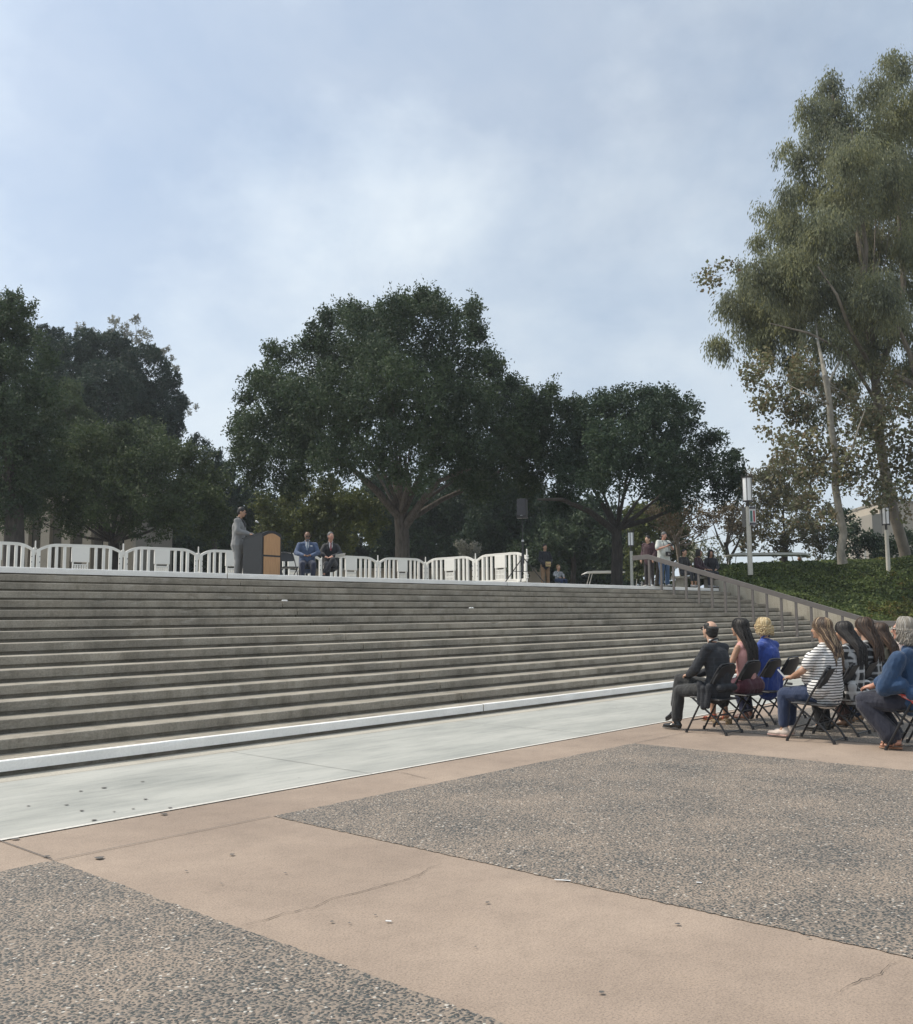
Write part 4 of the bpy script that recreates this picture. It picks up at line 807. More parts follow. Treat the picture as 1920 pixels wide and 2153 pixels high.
def banded(n,base,line,period,duty,axes=('Z',),soft=.04,wob=.012,third=None):
    m,t,b=mat_new(n); co=N(t,'ShaderNodeTexCoord').outputs['Object']; ns=noise_n(t,6,3,.5,co)
    va=N(t,'ShaderNodeVectorMath',operation='MULTIPLY_ADD'); t.links.new(ns.outputs['Color'],va.inputs[0]); va.inputs[1].default_value=(wob*2,)*3; t.links.new(co,va.inputs[2])
    sx=N(t,'ShaderNodeSeparateXYZ'); t.links.new(va.outputs[0],sx.inputs[0]); c=base
    for i,a in enumerate(axes):
        src=sx.outputs[a]
        if a=='X' :
            ad=N(t,'ShaderNodeMath',operation='ADD'); t.links.new(sx.outputs['X'],ad.inputs[0]); t.links.new(sx.outputs['Y'],ad.inputs[1]); src=ad.outputs[0]
        d=N(t,'ShaderNodeMath',operation='DIVIDE'); t.links.new(src,d.inputs[0]); d.inputs[1].default_value=period
        f=N(t,'ShaderNodeMath',operation='FRACT'); t.links.new(d.outputs[0],f.inputs[0])
        mk=ramp(t,f.outputs[0],[(0,(0,0,0)),(soft,(1,1,1)),(duty,(1,1,1)),(duty+soft,(0,0,0))]).outputs[0]
        c=mixc(t,mk if len(axes)==1 else mixc(t,1,mk,(.75,.75,.75),'MULTIPLY'),c,line)
    t.links.new(c,b.inputs['Base Color']); b.inputs['Roughness'].default_value=.85; bump(t,b,noise_n(t,20,4,.6).outputs[0],.3,.01); return m
def hairmat(n,cols):
    m,t,b=mat_new(n); g=N(t,'ShaderNodeNewGeometry'); c=ramp(t,g.outputs['Random Per Island'],[(i/(max(1,len(cols)-1)),c) for i,c in enumerate(cols)]).outputs[0]; t.links.new(c,b.inputs['Base Color']); b.inputs['Roughness'].default_value=.58; return m
EYEW=simple('eye_white',(.6,.58,.55),.3,.02); LENS=simple('dark_glasses_lens',(.02,.015,.015),.15); GFR=simple('white_glasses_frame',(.6,.6,.56),.4); LIP=simple('lip',(.35,.13,.11),.5)
def SEAT(**k):
    J=dict(pelvis=V3(0,-.03,.54),waist=V3(0,-.06,.70),chest=V3(0,-.05,.92),neck=V3(0,-.03,1.10),head=V3(0,.01,1.235),
      sh=[V3(-.175,-.045,1.035),V3(.175,-.045,1.035)],el=[V3(-.235,.03,.77),V3(.235,.03,.77)],wr=[V3(-.12,.24,.655),V3(.12,.24,.655)],hd=[V3(.45,.85,-.1),V3(-.45,.85,-.1)],
      hip=[V3(-.095,.0,.53),V3(.095,.0,.53)],kn=[V3(-.11,.42,.51),V3(.11,.42,.51)],an=[V3(-.11,.40,.10),V3(.11,.40,.10)],toe=[V3(0,1,0),V3(0,1,0)],g=1.0,yaw=0,pitch=0,roll=0); J.update(k); return J
def STAND(**k):
    J=dict(pelvis=V3(0,0,.96),waist=V3(0,0,1.10),chest=V3(0,0,1.32),neck=V3(0,-.005,1.50),head=V3(0,.025,1.635),
      sh=[V3(-.185,0,1.435),V3(.185,0,1.435)],el=[V3(-.24,-.02,1.17),V3(.24,-.02,1.17)],wr=[V3(-.25,.08,.93),V3(.25,.08,.93)],hd=[V3(.05,.2,-1),V3(-.05,.2,-1)],
      hip=[V3(-.09,0,.93),V3(.09,0,.93)],kn=[V3(-.11,.02,.50),V3(.11,.02,.50)],an=[V3(-.12,-.01,.09),V3(.12,-.01,.09)],toe=[V3(-.2,1,0),V3(.2,1,0)],g=1.0,yaw=0,pitch=0,roll=0); J.update(k); return J
def hand(b,wr,d,side,palm=None,curl=.5):
    d=Vector(d).normalized(); pn=Vector(palm) if palm else Vector((0,0,-1)); pn=(pn-d*pn.dot(d)); pn=pn.normalized() if pn.length>1e-3 else d.orthogonal().normalized(); w=d.cross(pn)
    seg(b,wr,wr+d*.03,.026,.030,1.0,w); seg(b,wr+d*.025,wr+d*.080,.019,.017,2.0,w)
    base=wr+d*.085
    for i,(o,l) in enumerate(((-.030,.062),(-.010,.075),(.010,.070),(.029,.054))):
        p=base+w*o; c=curl*(.8+.12*i); d1=(d*math.cos(c*.6)+pn*math.sin(c*.6)); d2=(d*math.cos(c*1.5)+pn*math.sin(c*1.5)); d3=(d*math.cos(c*2.3)+pn*math.sin(c*2.3))
        q=p+d1*l*.45; q2=q+d2*l*.32; seg(b,p,q,.0095,.0088,1,w,8); seg(b,q,q2,.0088,.0082,1,w,8); seg(b,q2,q2+d3*l*.25,.0082,.0072,1,w,8)
    s=-side; tb=wr+d*.03+w*s*.024; t1=tb+(d*.6+w*s*.75+pn*.3).normalized()*.036; seg(b,tb,t1,.013,.0105,1,w,8); seg(b,t1,t1+(d*.9+w*s*.1+pn*.4).normalized()*.03,.0105,.008,1,w,8)
def headmat(J): return Matrix.Rotation(R(J['yaw']),3,'Z')@Matrix.Rotation(R(J['pitch']),3,'X')@Matrix.Rotation(R(J['roll']),3,'Y')
def person(label,loc,rz,J,skin,vox=.011,scale=1.0,top=None,bottom=None,shoes=None,hair=None,jacket=None,group=None,glasses=None,extra=None,socks=None,shoe_h=0,root=None,barefeet=False,simplehands=False):
    root=empty('person',loc,rz,label,'person',group); root.scale=(scale,)*3
    g=J['g']; HM=headmat(J); H=J['head']; hp=lambda x,y,z: H+HM@Vector((x,y,z))
    b=MB()
    # body: torso, neck, head, arms, hands, legs, feet - one continuous surface
    seg(b,J['pelvis'],J['waist'],.095*g,.088*g,1.35); seg(b,J['waist'],J['chest'],.088*g,.098*g,1.4); seg(b,J['chest'],J['neck']-Vector((0,0,.06)),.095*g,.06,1.35)
    SI=[J['sh'][i]+(J['neck']-J['sh'][i])*.14+Vector((0,0,-.024)) for i in (0,1)]; seg(b,SI[0],SI[1],.038,.038); seg(b,J['neck']-Vector((0,0,.06)),hp(0,-.015,-.06),.056,.052)
    b.ell(hp(0,-.014,.032),(.075,.094,.086),16,HM); b.ell(hp(0,.026,-.018),(.062,.066,.086),16,HM); b.ell(hp(0,.044,-.074),(.043,.040,.030),12,HM); b.ell(hp(0,.074,-.090),(.02,.016,.016),8,HM)
    seg(b,hp(0,.088,.018),hp(0,.108,-.022),.008,.0135,1,(1,0,0),8); b.ell(hp(-.012,.096,-.026),(.008,.009,.007),8,HM); b.ell(hp(.012,.096,-.026),(.008,.009,.007),8,HM)
    b.ell(hp(0,.080,.034),(.048,.014,.009),10,HM); b.ell(hp(-.045,.052,-.022),(.018,.022,.02),8,HM); b.ell(hp(.045,.052,-.022),(.018,.022,.02),8,HM)
    for s in (-1,1): b.ell(hp(s*.077,-.008,-.006),(.010,.020,.031),8,HM@Matrix.Rotation(R(-14*s),3,'Z'))
    for i,s in enumerate((-1,1)):
        ag=.75+.25*g
        seg(b,SI[i],J['el'][i],.040*ag,.039*ag); seg(b,J['el'][i],J['wr'][i],.040*ag,.026)
        hand(b,J['wr'][i],J['hd'][i],s,J.get('palm',(0,0,-1)),J.get('curl',.55))
        seg(b,J['hip'][i],J['kn'][i],.080*g,.055); seg(b,J['kn'][i],J['kn'][i].lerp(J['an'][i],.35),.053,.052); seg(b,J['kn'][i].lerp(J['an'][i],.35),J['an'][i],.052,.034)
        td=Vector(J['toe'][i]).normalized(); a=J['an'][i]; dn=Vector(J.get('down',[V3(0,0,-1)]*2)[i])
        seg(b,a+dn*.02-td*.02,a+dn*.055+td*.10,.034,.026); seg(b,a+dn*.055+td*.08,a+dn*.062+td*.155,.024,.016,1.9,td.cross(Vector((0,0,1))))
    blob('body',b,vox,skin,root,sm=1)
    for s in (-1,1):
        MB().ell(hp(s*.031,.080,.014),(.013,.010,.008),10,HM).obj('eye',EYEW,root,True)
        MB().ell(hp(s*.031,.089,.014),(.0055,.003,.0055),8,HM).obj('iris',LENS,root,True)
    MB().ell(hp(0,.086,-.052),(.022,.008,.007),8,HM).obj('mouth',LIP,root,True)
    if glasses:
        gl=MB()
        for s in (-1,1):
            gl.tube([hp(s*.034+.024*math.cos(a),.104,.013+.018*math.sin(a)) for a in [k*math.pi/6 for k in range(13)]],.0022,5,False); gl.tube([hp(s*.058,.102,.018),hp(s*.078,.06,.018),hp(s*.08,-.01,.012)],.002,5)
        gl.tube([hp(-.011,.105,.016),hp(.011,.105,.016)],.003,5); go=gl.obj('glasses',GFR if glasses=='white' else M['blk_pl'],root)
        for s in (-1,1): MB().ell(hp(s*.034,.103,.013),(.023,.003,.017),10,HM).obj('lens',LENS,go,True)
    def torso(b,e,wide=1.0,hem=0.0,low=0.0):
        seg(b,J['pelvis']+Vector((0,0,hem)),J['waist'],(.105*g+e)*1.02,.098*g+e,1.38*wide); seg(b,J['waist'],J['chest'],.098*g+e,.104*g+e,1.42*wide); seg(b,J['chest'],J['neck']-Vector((0,0,.075)),.100*g+e,.062+e,1.4*wide)
        sx=1 if top is None or top.get('sleeve',1)>0 else .66; dz=Vector((0,0,-.012)); cs=(J['sh'][0]+J['sh'][1])/2
        seg(b,cs+(J['sh'][0]-cs)*sx*.93+dz,cs+(J['sh'][1]-cs)*sx*.93+dz,.050+e*.6,.050+e*.6); seg(b,J['sh'][0]*.45+J['neck']*.55-Vector((0,0,.035)),J['sh'][1]*.45+J['neck']*.55-Vector((0,0,.035)),.045+e*.6,.045+e*.6)
    def sleeves(b,e,fr):
        ag=.75+.25*g
        for i in (0,1):
            f=min(1,fr*2)
            if f>0: s0=J['sh'][i]+(J['neck']-J['sh'][i])*.10+Vector((0,0,-.018)); seg(b,s0,J['sh'][i].lerp(J['el'][i],f),.052*ag+e*.7,(.055-.010*f)*ag+e)
            if fr>.5: f2=(fr-.5)*2; seg(b,J['el'][i],J['el'][i].lerp(J['wr'][i],f2*.96),.046*ag+e,(.046-.012*f2)*ag+e*.8)
    if top:
        b=MB(); torso(b,top.get('e',.010),top.get('wide',1),top.get('hem',-.03)); sleeves(b,top.get('e',.010),top.get('sleeve',1)); 
        if 'more' in top: top['more'](b)
        blob(top.get('name','shirt'),b,vox,top['mat'],root,top.get('amp',.009),top.get('sc',11),2,.7)
    if jacket:
        e=.022; b=MB(); torso(b,e,1.03,-.02); sleeves(b,e*.75,1)
        seg(b,J['pelvis']+Vector((0,-.01,.02)),J['pelvis']+Vector((0,.0,jacket.get('tail',-.12))),.125*g,.125*g,1.4)
        if 'more' in jacket: jacket['more'](b)
        blob('jacket',b,vox,jacket['mat'],root,.011,10,2,.7)
        c=MB(); cb_=J['neck']; 
        c.tube([cb_+Vector((.062*math.sin(a),.052*math.cos(a)-.005,.012-.028*math.cos(a))) for a in [R(-140+20*k+180) for k in range(15)]],.011,6); c.obj('collar',jacket['mat'],root,True)
        if jacket.get('shirt'):
            c=MB(); nk=J['neck']; f=Vector((0,.098*g+.030,0)); 
            P0=nk+Vector((-.045,.045,.02)); P1=nk+Vector((.045,.045,.02)); Q=Vector((0,f.y+J['chest'].y,J['chest'].z-.04)); mid=J['chest']+Vector((0,f.y+.006,.09))
            c.add([P0,P1,mid+Vector((.05,-.006,0)),Q+Vector((0,.012,0)),mid+Vector((-.05,-.006,0)),P0+Vector((0,-.03,-.01)),P1+Vector((0,-.03,-.01))],[(0,1,2,3,4),(0,4,3,2,1),(0,5,6,1)]); c.obj('shirt_front',jacket['shirt'],root)
            c=MB(); c.tube([nk+Vector((.055*math.sin(a),.050*math.cos(a),.022)) for a in [k*math.pi/8 for k in range(17)]],.011,6); c.obj('shirt_collar',jacket['shirt'],root,True)
            if jacket.get('tie'):
                c=MB(); c.tube([nk+Vector((0,.062,.005)),nk+Vector((0,.085,-.03)),mid+Vector((0,.012,0)),Q+Vector((0,.022,.02))],[.014,.010,.018,.024],6); c.obj('tie',jacket['tie'],root,True)
    if bottom:
        b=MB(); e=bottom.get('e',.008); fl=bottom.get('flare',.058); ln=bottom.get('len',1.0)
        seg(b,J['pelvis']+Vector((0,0,-.01)),J['pelvis']+Vector((0,0,.05)),.112*g+e,.105*g+e,1.38)
        for i in (0,1):
            k=J['kn'][i]; a=J['an'][i]; seg(b,J['hip'][i],k,.090*g+e,.062*(.6+.4*g)+e)
            if ln>0: 
                ee=k.lerp(a,ln); seg(b,k,ee,.060*(.6+.4*g)+e,fl); 
        if bottom.get('skirt'): seg(b,(J['hip'][0]+J['hip'][1])/2,(J['kn'][0]+J['kn'][1])/2+Vector((0,-.02,-.01)),.10*g,.075,1.9)
        if 'more' in bottom: bottom['more'](b)
        blob(bottom.get('name','trousers'),b,vox,bottom['mat'],root,.007,11,2,.6)
    for i in (0,1):
        td=Vector(J['toe'][i]).normalized(); a=J['an'][i]; dn=Vector(J.get('down',[V3(0,0,-1)]*2)[i]); sd_=td.cross(dn).normalized()
        if socks: b=MB(); seg(b,J['kn'][i].lerp(a,.7),a+dn*.02,.040,.038); b.obj('sock',socks,root,True)
        if shoes:
            b=MB(); seg(b,a+dn*.045-td*.035,a+dn*.05+td*.08,.042,.036,1,sd_); seg(b,a+dn*.055+td*.06,a+dn*.060+td*.175,.032,.024,1.55,sd_); seg(b,a+dn*.01-td*.02,a+dn*.05-td*.01,.040,.042)
            blob('shoe',b,min(vox,.009),shoes,root,0,8,1); b=MB(); seg(b,a+dn*.080-td*.045,a+dn*.080+td*.19,.011,.011,3.6,sd_); b.obj('shoe_sole',J.get('sole',M['blk_pl']),root,True)
    if hair: hair(root,J,hp,HM)
    if extra: extra(root,J,hp,HM)
    return root
def cap_shape(b,hp,HM,face=.055,low=-.04,thick=.010):
    """short hair: shell pieces over the skull leaving the face free"""
    b.ell(hp(0,-.022,.045),(.080+thick*.3,.092+thick*.3,.082+thick),14,HM); b.ell(hp(0,-.050,.0),(.078,.068,.075),12,HM)
def short_hair(mat,bald=False,thick=.010,vox=.009):
    def f(root,J,hp,HM):
        b=MB()
        if bald:
            b.ell(hp(0,-.032,.006),(.0835,.088,.072),16,HM); b.ell(hp(0,-.052,-.035),(.074,.062,.052),14,HM); b.ell(hp(0,-.036,.036),(.0815,.087,.044),16,HM); b.ell(hp(0,-.030,-.012),(.082,.080,.05),16,HM)
            for s in (-1,1): b.ell(hp(s*.043,-.002,.048),(.040,.058,.056),12,HM)
        else: cap_shape(b,hp,HM,thick=thick)
        blob('hair',b,vox,mat,root,.003,30,1)
    return f
def long_hair(mat,length=.45,n=520,wave=.010,r=.005,curl=0,vol=1.0,back=-.15,front=35,seed=1,wid=.9):
    def f(root,J,hp,HM):
        rd=random.Random(seed); b=MB(); base=MB(); b2=MB()
        cap_shape(b2,hp,HM,thick=.004); blob('hair_base',b2,.010,mat,root,.002,30,1)
        for k in range(n):
            ph=rd.uniform(-180+front,180-front); ph=R(ph); y0=rd.uniform(-.07,.055); P=[]
            rx,ry,rz_=.083*vol,.104*vol,.096*vol; lay=1+rd.uniform(0,.10)
            st=Vector((rd.uniform(-.012,.012),y0*.5,0)); steps=5
            for i in range(steps+1):
                th=R(6+ (92-6)*i/steps); q=Vector((math.sin(ph)*math.sin(th)*rx*lay,-math.cos(ph)*math.sin(th)*ry*lay,math.cos(th)*rz_*lay))+Vector((0,-.014,.033)); q+=st*(1-i/steps); P.append(hp(*q))
            L_=length*(rd.uniform(.72,1.04) if curl<.01 else rd.uniform(.35,1.15)); m=15 if curl>.01 else 7; p=P[-1].copy(); xx=p.x; ph0=rd.uniform(0,6.28)
            for i in range(1,m+1):
                t=i/m; q=Vector((xx*(1+(wid-1)*t)+ (p.x-xx),p.y,p.z)); z=P[steps].z-L_*t
                yb=P[steps].y+( back+J['neck'].y-P[steps].y)*min(1,t*1.6)*min(1,length/.3) if length>.2 else P[steps].y+ (-.02)*t
                q=Vector((xx*(1+(wid-1)*t),yb+rd.uniform(-.01,.01),z))
                w_=wave*(.4+t); q+=Vector((math.sin(ph0+t*9)*w_,math.cos(ph0+t*8)*w_,0))
                if curl: q+=Vector((math.sin(ph0+i*1.1)*curl,math.cos(ph0+i*1.1)*curl,rd.uniform(-.3,.3)*curl))
                P.append(q)
            if curl: P=[p_+Vector((rd.uniform(-1,1),rd.uniform(-1,1),rd.uniform(-1,1)))*curl*.18 if i>0 else p_ for i,p_ in enumerate(P)]
            rr=[r*.8]+[r]*(len(P)-3)+[r*.8,r*.35]; b.tube(P,rr,4,True)
        b.obj('hair',mat,root,True)
    return f
SK=dict(light=skinmat('skin_light',(.50,.31,.22)),tan=skinmat('skin_tan',(.40,.23,.15)),brown=skinmat('skin_brown',(.16,.085,.05)),ruddy=skinmat('skin_ruddy',(.47,.25,.18)))
HB=hairmat('black_hair',[(.008,.007,.007),(.018,.015,.014),(.03,.024,.022)]); HBr=hairmat('brown_hair',[(.018,.011,.008),(.05,.028,.018),(.035,.02,.013),(.12,.07,.042)]); HHl=hairmat('brown_hair_with_blonde_highlights',[(.03,.018,.012),(.07,.042,.027),(.045,.027,.018),(.20,.13,.08),(.46,.34,.21)])
HBl=hairmat('curly_blonde_hair',[(.26,.16,.07),(.55,.42,.22),(.70,.58,.36),(.18,.11,.05)]); HG=hairmat('grey_hair',[(.16,.145,.125),(.27,.25,.22),(.22,.19,.15),(.36,.34,.31)]); HS=hairmat('short_grey_hair',[(.10,.10,.10)]); HK=hairmat('short_black_hair',[(.012,.011,.011)])
def suitplaid(n,c,c2): return banded(n,c,c2,.055,.10,('X','Z'),.05,.006)
AUD='audience seated on the folding chairs'
GY=-.03
# 1 bald man, legs crossed
def _tails(b):
    for s in (-1,1): seg(b,(s*.20,-.06,.58),(s*.205,-.02,.34),.045,.035,1,(0,1,0)); seg(b,(s*.19,.08,.60),(s*.20,.10,.37),.045,.03); seg(b,(s*.20,.02,.55),(s*.205,.04,.32),.045,.035)
    seg(b,(-.15,-.17,.56),(.15,-.17,.56),.045,.045)
person('balding man in a dark checked suit sitting with crossed legs, nearest the stairs',(AX[0]-.01,RA+GY,0),R(-7),
  SEAT(g=1.12,neck=V3(0,.0,1.115),head=V3(.0,.045,1.255),chest=V3(0,-.04,.93),sh=[V3(-.20,-.03,1.05),V3(.20,-.03,1.05)],el=[V3(-.255,.10,.79),V3(.255,.08,.79)],wr=[V3(-.10,.30,.70),V3(.10,.30,.70)],
   kn=[V3(-.10,.46,.49),V3(-.03,.50,.63)],an=[V3(-.10,.52,.105),V3(-.03,.575,.27)],toe=[V3(-.02,1,0),V3(-.12,.85,-.5)],down=[V3(0,0,-1),V3(0,-.45,-.88)],yaw=-12,pitch=8),
  SK['light'],.010,jacket=dict(mat=suitplaid('dark_checked_suit',(.017,.019,.024),(.036,.040,.048)),tail=-.05,more=_tails,shirt=fabric('white_shirt',(.62,.62,.62))),bottom=dict(mat=fabric('charcoal_trousers',(.020,.021,.022)),flare=.072,len=.86),shoes=simple('polished_black_shoe',(.012,.012,.012),.22),socks=fabric('black_sock',(.012,.012,.014)),hair=short_hair(HK,True),glasses='dark',group=AUD)
# 2 pink sleeveless top
def sandal(mat,heel=None,legs=(0,1)):
    def f(root,J,hp,HM):
        for i in legs:
            td=Vector(J['toe'][i]).normalized(); a=J['an'][i]; b=MB()
            s_=td.cross(Vector((0,0,-1)))
            for t_ in (.02,.09,.13): b.tube([a+td*t_+s_*(.05*math.cos(u))+Vector((0,0,-.065+.05*math.sin(u)*(1-t_*3))) for u in [k*math.pi/6 for k in range(7)]],.007,5)
            b.tube([a+s_*(.042*math.cos(u))+td*(.045*math.sin(u)) for u in [k*math.pi/6 for k in range(13)]],.006,5); b.obj('sandal_strap',mat,root,True)
            b=MB(); seg(b,a+Vector((0,0,-.082))-td*.05,a+Vector((0,0,-.086))+td*.17,.012,.010,3.2,s_); b.obj('sandal_sole',heel or mat,root,True)
    return f
def heels(root,J,hp,HM):
    sandal(simple('red_orange_strap',(.50,.07,.03),.4),simple('tan_block_heel',(.24,.17,.09),.5))(root,J,hp,HM)
    for i in (0,1):
        a=J['an'][i]; MB().box((a.x-.032,a.y-.075,.0),(a.x+.032,a.y-.005,.075),.008).obj('block_heel',simple('tan_heel_block',(.25,.18,.10),.5),root)
person('woman with long straight black hair in a pink sleeveless top and maroon skirt',(AX[1]+.06,RA+GY,0),R(-10),
  SEAT(g=1.05,neck=V3(0,-.01,1.12),head=V3(0,.03,1.265),wr=[V3(-.10,.25,.68),V3(.10,.25,.68)],an=[V3(-.10,.42,.13),V3(.07,.34,.13)],kn=[V3(-.09,.42,.52),V3(.09,.42,.52)],yaw=4,pitch=5),
  SK['tan'],.010,top=dict(mat=fabric('dusty_pink_top',(.52,.27,.25)),sleeve=0,e=.006,name='sleeveless_top'),bottom=dict(mat=fabric('maroon_skirt',(.065,.014,.026)),len=.12,skirt=True,name='skirt',more=lambda b: (seg(b,(-.15,-.07,.53),(.15,-.07,.53),.13,.13),seg(b,(-.15,.06,.52),(.15,.06,.52),.10,.10))),hair=long_hair(HB,.52,520,.004,seed=2,vol=1.04,wid=1.15),extra=heels,group=AUD)
# 3 blonde
person('woman with curly blonde hair in a royal blue blazer',(AX[2]+.10,RA+GY,0),R(-10),
  SEAT(g=1.05,neck=V3(0,-.01,1.13),head=V3(0,.03,1.275),an=[V3(-.10,.30,.10),V3(.10,.36,.10)],yaw=6,pitch=4),SK['light'],.011,
  jacket=dict(mat=fabric('royal_blue_blazer',(.026,.060,.27)),tail=-.12,more=lambda b:(seg(b,(-.18,-.10,.60),(-.18,-.06,.42),.06,.05),seg(b,(.18,-.1,.60),(.18,-.06,.42),.06,.05))),bottom=dict(mat=fabric('dark_navy_trousers',(.014,.018,.05)),len=.9),shoes=simple('brown_leather_shoe',(.10,.045,.03),.4),hair=long_hair(HBl,.125,560,.004,.0050,curl=.017,vol=.97,back=-.09,seed=3,front=42),glasses='dark',group=AUD)
# 4 striped shirt woman
JN=fabric('dark_blue_jeans',(.016,.030,.075))
def _belly(b): b.ell((0,.10,.74),(.19,.17,.16),14); b.ell((0,.09,.92),(.17,.12,.11),12); seg(b,(-.17,-.02,.60),(.17,-.02,.60),.13,.13)
P4=person('woman with long highlighted brown hair in a black and white striped shirt and jeans',(BX[0]+.10,RB-.07,0),R(-6),
  SEAT(g=1.3,neck=V3(.03,-.02,1.12),head=V3(.03,.02,1.27),el=[V3(-.27,.12,.80),V3(.25,.10,.80)],wr=[V3(-.12,.34,.71),V3(.05,.36,.71)],kn=[V3(-.12,.44,.51),V3(.10,.46,.51)],an=[V3(-.13,.46,.11),V3(.08,.50,.11)],toe=[V3(-.05,1,0),V3(0,1,0)],sole=simple('pale_pink_sole',(.55,.36,.32),.6),yaw=8,pitch=3,curl=.35),SK['tan'],.010,
  top=dict(mat=banded('black_white_striped_jersey',(.70,.69,.67),(.025,.025,.03),.031,.36,('Z',),.06,.014),sleeve=.34,e=.018,wide=1.04,more=_belly,amp=.009,name='striped_shirt'),bottom=dict(mat=JN,flare=.064,len=.84,e=.012),shoes=simple('off_white_sneaker',(.55,.47,.41),.7),hair=long_hair(HHl,.50,640,.006,.006,vol=1.08,back=-.16,seed=4,wid=1.05),group=AUD)
o=MB().box((-.015,-.035,0),(.015,.035,.012),.003).obj('phone',M['blk_pl']); o.location=(BX[0]-.02,RB+.29,.635); o.rotation_euler=(R(10),R(-50),R(15)); tag(o,'small black phone lying on the thigh of the woman in the striped shirt','phone')
o=MB().box((-.10,-.075,0),(.10,.075,.003)).obj('programme_sheet',M['paper']); o.location=(BX[0]+.04,RB+.40,.74); o.rotation_euler=(R(50),0,R(20)); tag(o,'white programme sheet held by the woman in the striped shirt','paper')
# 5,6,7
PLD=banded('black_white_plaid_flannel',(.022,.022,.024),(.55,.55,.55),.125,.26,('X','Z'),.06,.008); PLD2=banded('grey_plaid_flannel',(.02,.02,.022),(.36,.37,.38),.10,.28,('X','Z'),.06,.010)
def _long(b): seg(b,(-.17,-.12,.58),(-.17,-.10,.40),.07,.06); seg(b,(.17,-.12,.58),(.17,-.10,.40),.07,.06); seg(b,(-.12,-.14,.50),(.12,-.14,.50),.07,.07)
person('woman with long black hair in a black and white plaid flannel shirt',(BX[1]+.08,RB-.09,0),R(-10),
  SEAT(g=1.02,neck=V3(.0,-.01,1.09),head=V3(.01,.05,1.225),an=[V3(-.1,.36,.10),V3(.1,.40,.10)],yaw=8,pitch=-4),SK['tan'],.011,top=dict(mat=PLD,e=.022,more=_long,name='plaid_shirt'),bottom=dict(mat=fabric('black_trousers',(.012,.012,.014)),len=.92),shoes=simple('black_shoe',(.015,.015,.016),.5),hair=long_hair(HB,.42,480,.006,seed=5,back=-.17,vol=1.0,wid=1.2),group=AUD)
person('woman with long brown hair in a grey plaid shirt, right of the black haired woman',(BX[2]+.10,RB-.09,0),R(-8),
  SEAT(g=1.0,neck=V3(0,-.02,1.12),head=V3(0,.02,1.265),an=[V3(-.1,.30,.10),V3(.1,.36,.10)],yaw=10,pitch=-2),SK['light'],.011,top=dict(mat=PLD2,e=.018,more=_long,name='plaid_shirt'),bottom=dict(mat=fabric('brown_trousers',(.05,.022,.018)),len=.9),shoes=simple('brown_boot',(.07,.04,.025),.5),hair=long_hair(HBr,.44,520,.008,seed=6,back=-.15,vol=1.05,wid=1.25),group=AUD)
person('woman in an olive grey top with dark brown hair falling behind her shoulders',(BX[3]+.02,RB-.09,0),R(-8),
  SEAT(g=1.05,neck=V3(0,-.03,1.06),head=V3(0,.0,1.195),yaw=6),SK['light'],.013,top=dict(mat=fabric('olive_grey_jersey',(.17,.155,.115)),e=.014),bottom=dict(mat=JN),shoes=simple('tan_shoe',(.2,.13,.08),.6),hair=long_hair(HBr,.40,420,.007,seed=7,back=-.17,wid=1.1),group=AUD)
person('person in a pale pink blouse mostly hidden behind the grey haired woman',(BX[4]+.05,RB-.02,0),R(0),
  SEAT(g=1.05,neck=V3(0,-.03,1.10),head=V3(0,.0,1.235)),SK['light'],.013,top=dict(mat=fabric('pale_pink_blouse',(.50,.40,.37)),e=.018),bottom=dict(mat=fabric('grey_trousers',(.06,.06,.07))),shoes=simple('dark_shoe',(.03,.03,.03),.5),hair=short_hair(HBr),group=AUD)
# 9 blue sweater
def _cape(b):
    b.ell((0,.08,.80),(.22,.19,.20),14); seg(b,(-.26,.02,.98),(-.28,.16,.68),.085,.10,1,(0,1,0)); seg(b,(.26,.02,.98),(.28,.16,.70),.085,.10,1,(0,1,0)); seg(b,(-.2,-.10,.62),(.2,-.10,.62),.09,.09); seg(b,(-.26,.02,.70),(-.27,.18,.66),.09,.09)
def _wide(b):
    for i,(k,a) in enumerate(((V3(-.13,.46,.50),V3(-.12,.16,.12)),(V3(.12,.44,.50),V3(.12,.22,.12)))): seg(b,k+V3(0,-.03,-.04),a+V3(0,.02,.03),.095,.10,1.1,(0,1,0)); seg(b,(k.x,.1,.50),(k.x,.40,.50),.11,.09)
person('grey haired woman in blue sweater, navy trousers and white framed sunglasses at right edge',(11.01,RC+.05,0),R(0),
  SEAT(g=1.28,neck=V3(0,-.02,1.13),head=V3(-.02,.035,1.275),el=[V3(-.29,.10,.80),V3(.29,.10,.80)],wr=[V3(-.13,.36,.66),V3(.02,.38,.66)],kn=[V3(-.13,.46,.52),V3(.12,.46,.52)],an=[V3(-.12,.13,.105),V3(.12,.20,.105)],yaw=12,pitch=3),SK['ruddy'],.010,
  top=dict(mat=fabric('deep_blue_knit',(.013,.045,.110),var=.22),sleeve=.8,e=.022,more=_cape,amp=.008,name='sweater'),bottom=dict(mat=fabric('navy_wide_trousers',(.014,.016,.030)),e=.012,more=_wide,len=.75,flare=.09),hair=long_hair(HG,.19,560,.012,.0062,vol=1.12,back=-.09,seed=9,front=55,curl=.005),glasses='white',group=AUD,extra=lambda r,J,hp,HM:(sandal(simple('tan_leather_strap',(.28,.14,.08),.5))(r,J,hp,HM),[MB().tube([(-.16-.03*k,.12-.05*k,.625-.022*k),(-.235-.0*k,.02-.05*k,.60-.03*k),(-.24,-.10,.575-.03*k)],.009,6).obj('coral_stripe_hem',simple('coral_stripe',(.50,.07,.06) if k%2==0 else (.5,.35,.33),.8),r,True) for k in range(3)]))
